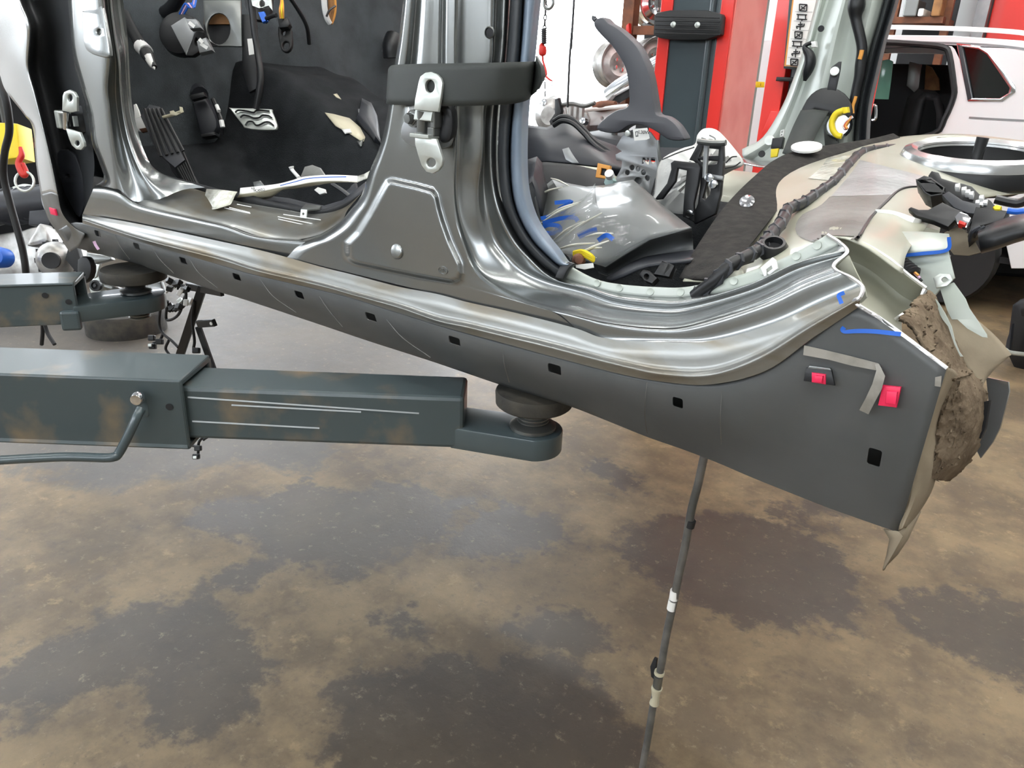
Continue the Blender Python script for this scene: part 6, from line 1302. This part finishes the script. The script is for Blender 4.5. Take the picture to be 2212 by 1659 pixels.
mk('pale_ferrule', tube([py(1418, 1488, .16), py(1416, 1504, .16), py(1413, 1520, .16)], [.0088, .0066, .0082], 16, 4), M['beige'], hz)
band(1494, 1124, 1490, 1138, .0068, 'blackm', 'clamp')
mk('black_clip', ppx([(1404, 1440), (1412, 1422), (1418, 1425), (1414, 1470), (1406, 1462)], [], py(1410, 1450, .165), (0, -1, 0), .006, .001), M['blackm'], hz)
# wiring and bracket hanging behind the foreground arm
hb = thing('hanging_bracket', 'black metal bracket with loose plugs hanging under the shell behind the arms', 'bracket', py(420, 700, .42))
def bar(a, b, w_, y, nm='bar', mt_='black'):
    pa, pb = py(*a, y), py(*b, y); d = (pb - pa); l = d.length; d.normalize(); s = d.cross(V((.5, -.85, 0))).normalized()
    return mk(nm, box((pa + pb) / 2, (l, w_, .012), (d, s, d.cross(s))), M[mt_], hb, smooth=False, bevel=.002)
bar((437, 622), (388, 770), .026, .42); bar((405, 618), (480, 632), .022, .42, 'foot'); bar((428, 700), (464, 697), .022, .415, 'tab'); bar((428, 705), (466, 812), .018, .43); bar((466, 800), (452, 850), .014, .43)
mk('tab_hole', lathe([(.005, 0), (.005, .001), (0, .001)], py(456, 699, .406), (.3, -1, 0), 14), M['paper'], hb)
random.seed(4)
for i in range(15):
    u, v = 352 + random.uniform(0, 62), 600 + random.uniform(0, 70); y = .36 + random.uniform(0, .1); c_ = py(u, v, y); an = random.uniform(0, 3)
    ax3 = (V((math.cos(an), .2, math.sin(an))).normalized(),); ax3 = (ax3[0], ax3[0].orthogonal().normalized(), ax3[0].cross(ax3[0].orthogonal()).normalized())
    mk('plug', box(c_, (random.uniform(.015, .03), random.uniform(.012, .02), random.uniform(.012, .02)), ax3), M[('black', 'white', 'blackm', 'zinc', 'black')[i % 5]], hb, smooth=False, bevel=.002)
for pl in ([(352, 640), (346, 670), (344, 700), (352, 720), (370, 735), (385, 750)], [(400, 640), (385, 680), (360, 690), (362, 650)], [(420, 650), (415, 690), (420, 735), (418, 752)], [(352, 722), (345, 735), (332, 740)], [(365, 735), (358, 752), (365, 765)], [(380, 610), (400, 625), (398, 660), (375, 670)], [(450, 850), (445, 930), (430, 955), (428, 980)], [(462, 850), (456, 930), (440, 950)], [(390, 955), (412, 962), (425, 964)]):
    mk('wire', tube(L(pl, .41), .0045, 8), M['blackm'], hb)
for u, v, mt_ in ((328, 730, 'black'), (330, 748, 'black'), (345, 738, 'blackm'), (424, 757, 'black'), (428, 968, 'black'), (424, 986, 'black')): mk('plug', box(py(u, v, .40), (.022, .016, .018), (RT, FWD, UP)), M[mt_], hb, smooth=False, bevel=.003)
for u, v in ((324, 746), (421, 988)): mk('plug_face', box(py(u, v, .388), (.012, .006, .009), (RT, FWD, UP)), M['zinc'], hb, smooth=False, bevel=.001)
# suspension mount and hoses under the front
sm_ = part_root('suspension_mount', py(210, 600, .32))
mk('mount_arm', ppx([(225, 550), (232, 552), (216, 570), (208, 598), (202, 602), (202, 572), (214, 560)], [], py(214, 575, .34), VN, .012, .002), M['zinc'], sm_)
mk('mount_body', ppx([(196, 602), (212, 596), (226, 604), (228, 630), (222, 637), (196, 636), (192, 622)], [], py(210, 618, .33), VN, .02, .004), M['zinc'], sm_)
mk('bush', lathe([(.018, -.004), (.018, .008), (.012, .009), (.011, .004), (.006, .006), (.005, .01), (0, .01)], py(208, 617, .318), VN, 26), M['rubber'], sm_)
mk('mount_pipe', tube([py(228, 618, .34), py(250, 625, .36), py(268, 632, .4)], .012, 10), M['zincd'], sm_)
mk('pinch_joint', ppx([(185, 545), (205, 548), (235, 552), (240, 560), (205, 570), (190, 566)], [], py(210, 556, .3), VN, .03, .006), M['zincd'], sm_)
mk('hub_bits', ppx([(320, 612), (345, 608), (352, 630), (330, 640), (306, 632)], [], py(330, 624, .38), VN, .03, .006), M['zincd'], sm_)
mk('rubber_flap', ppx([(166, 560), (186, 555), (196, 575), (192, 600), (178, 612), (168, 604)], [], py(180, 585, .05), (.3, -1, .2), .02, .006, 2), M['rubber'], sm_)
for pl in ([(92, 700), (92, 720), (90, 744)], [(96, 700), (104, 722), (118, 744)]): mk('drain_tube', tube(L(pl, .3), .007, 8), M['blackm'], sm_)
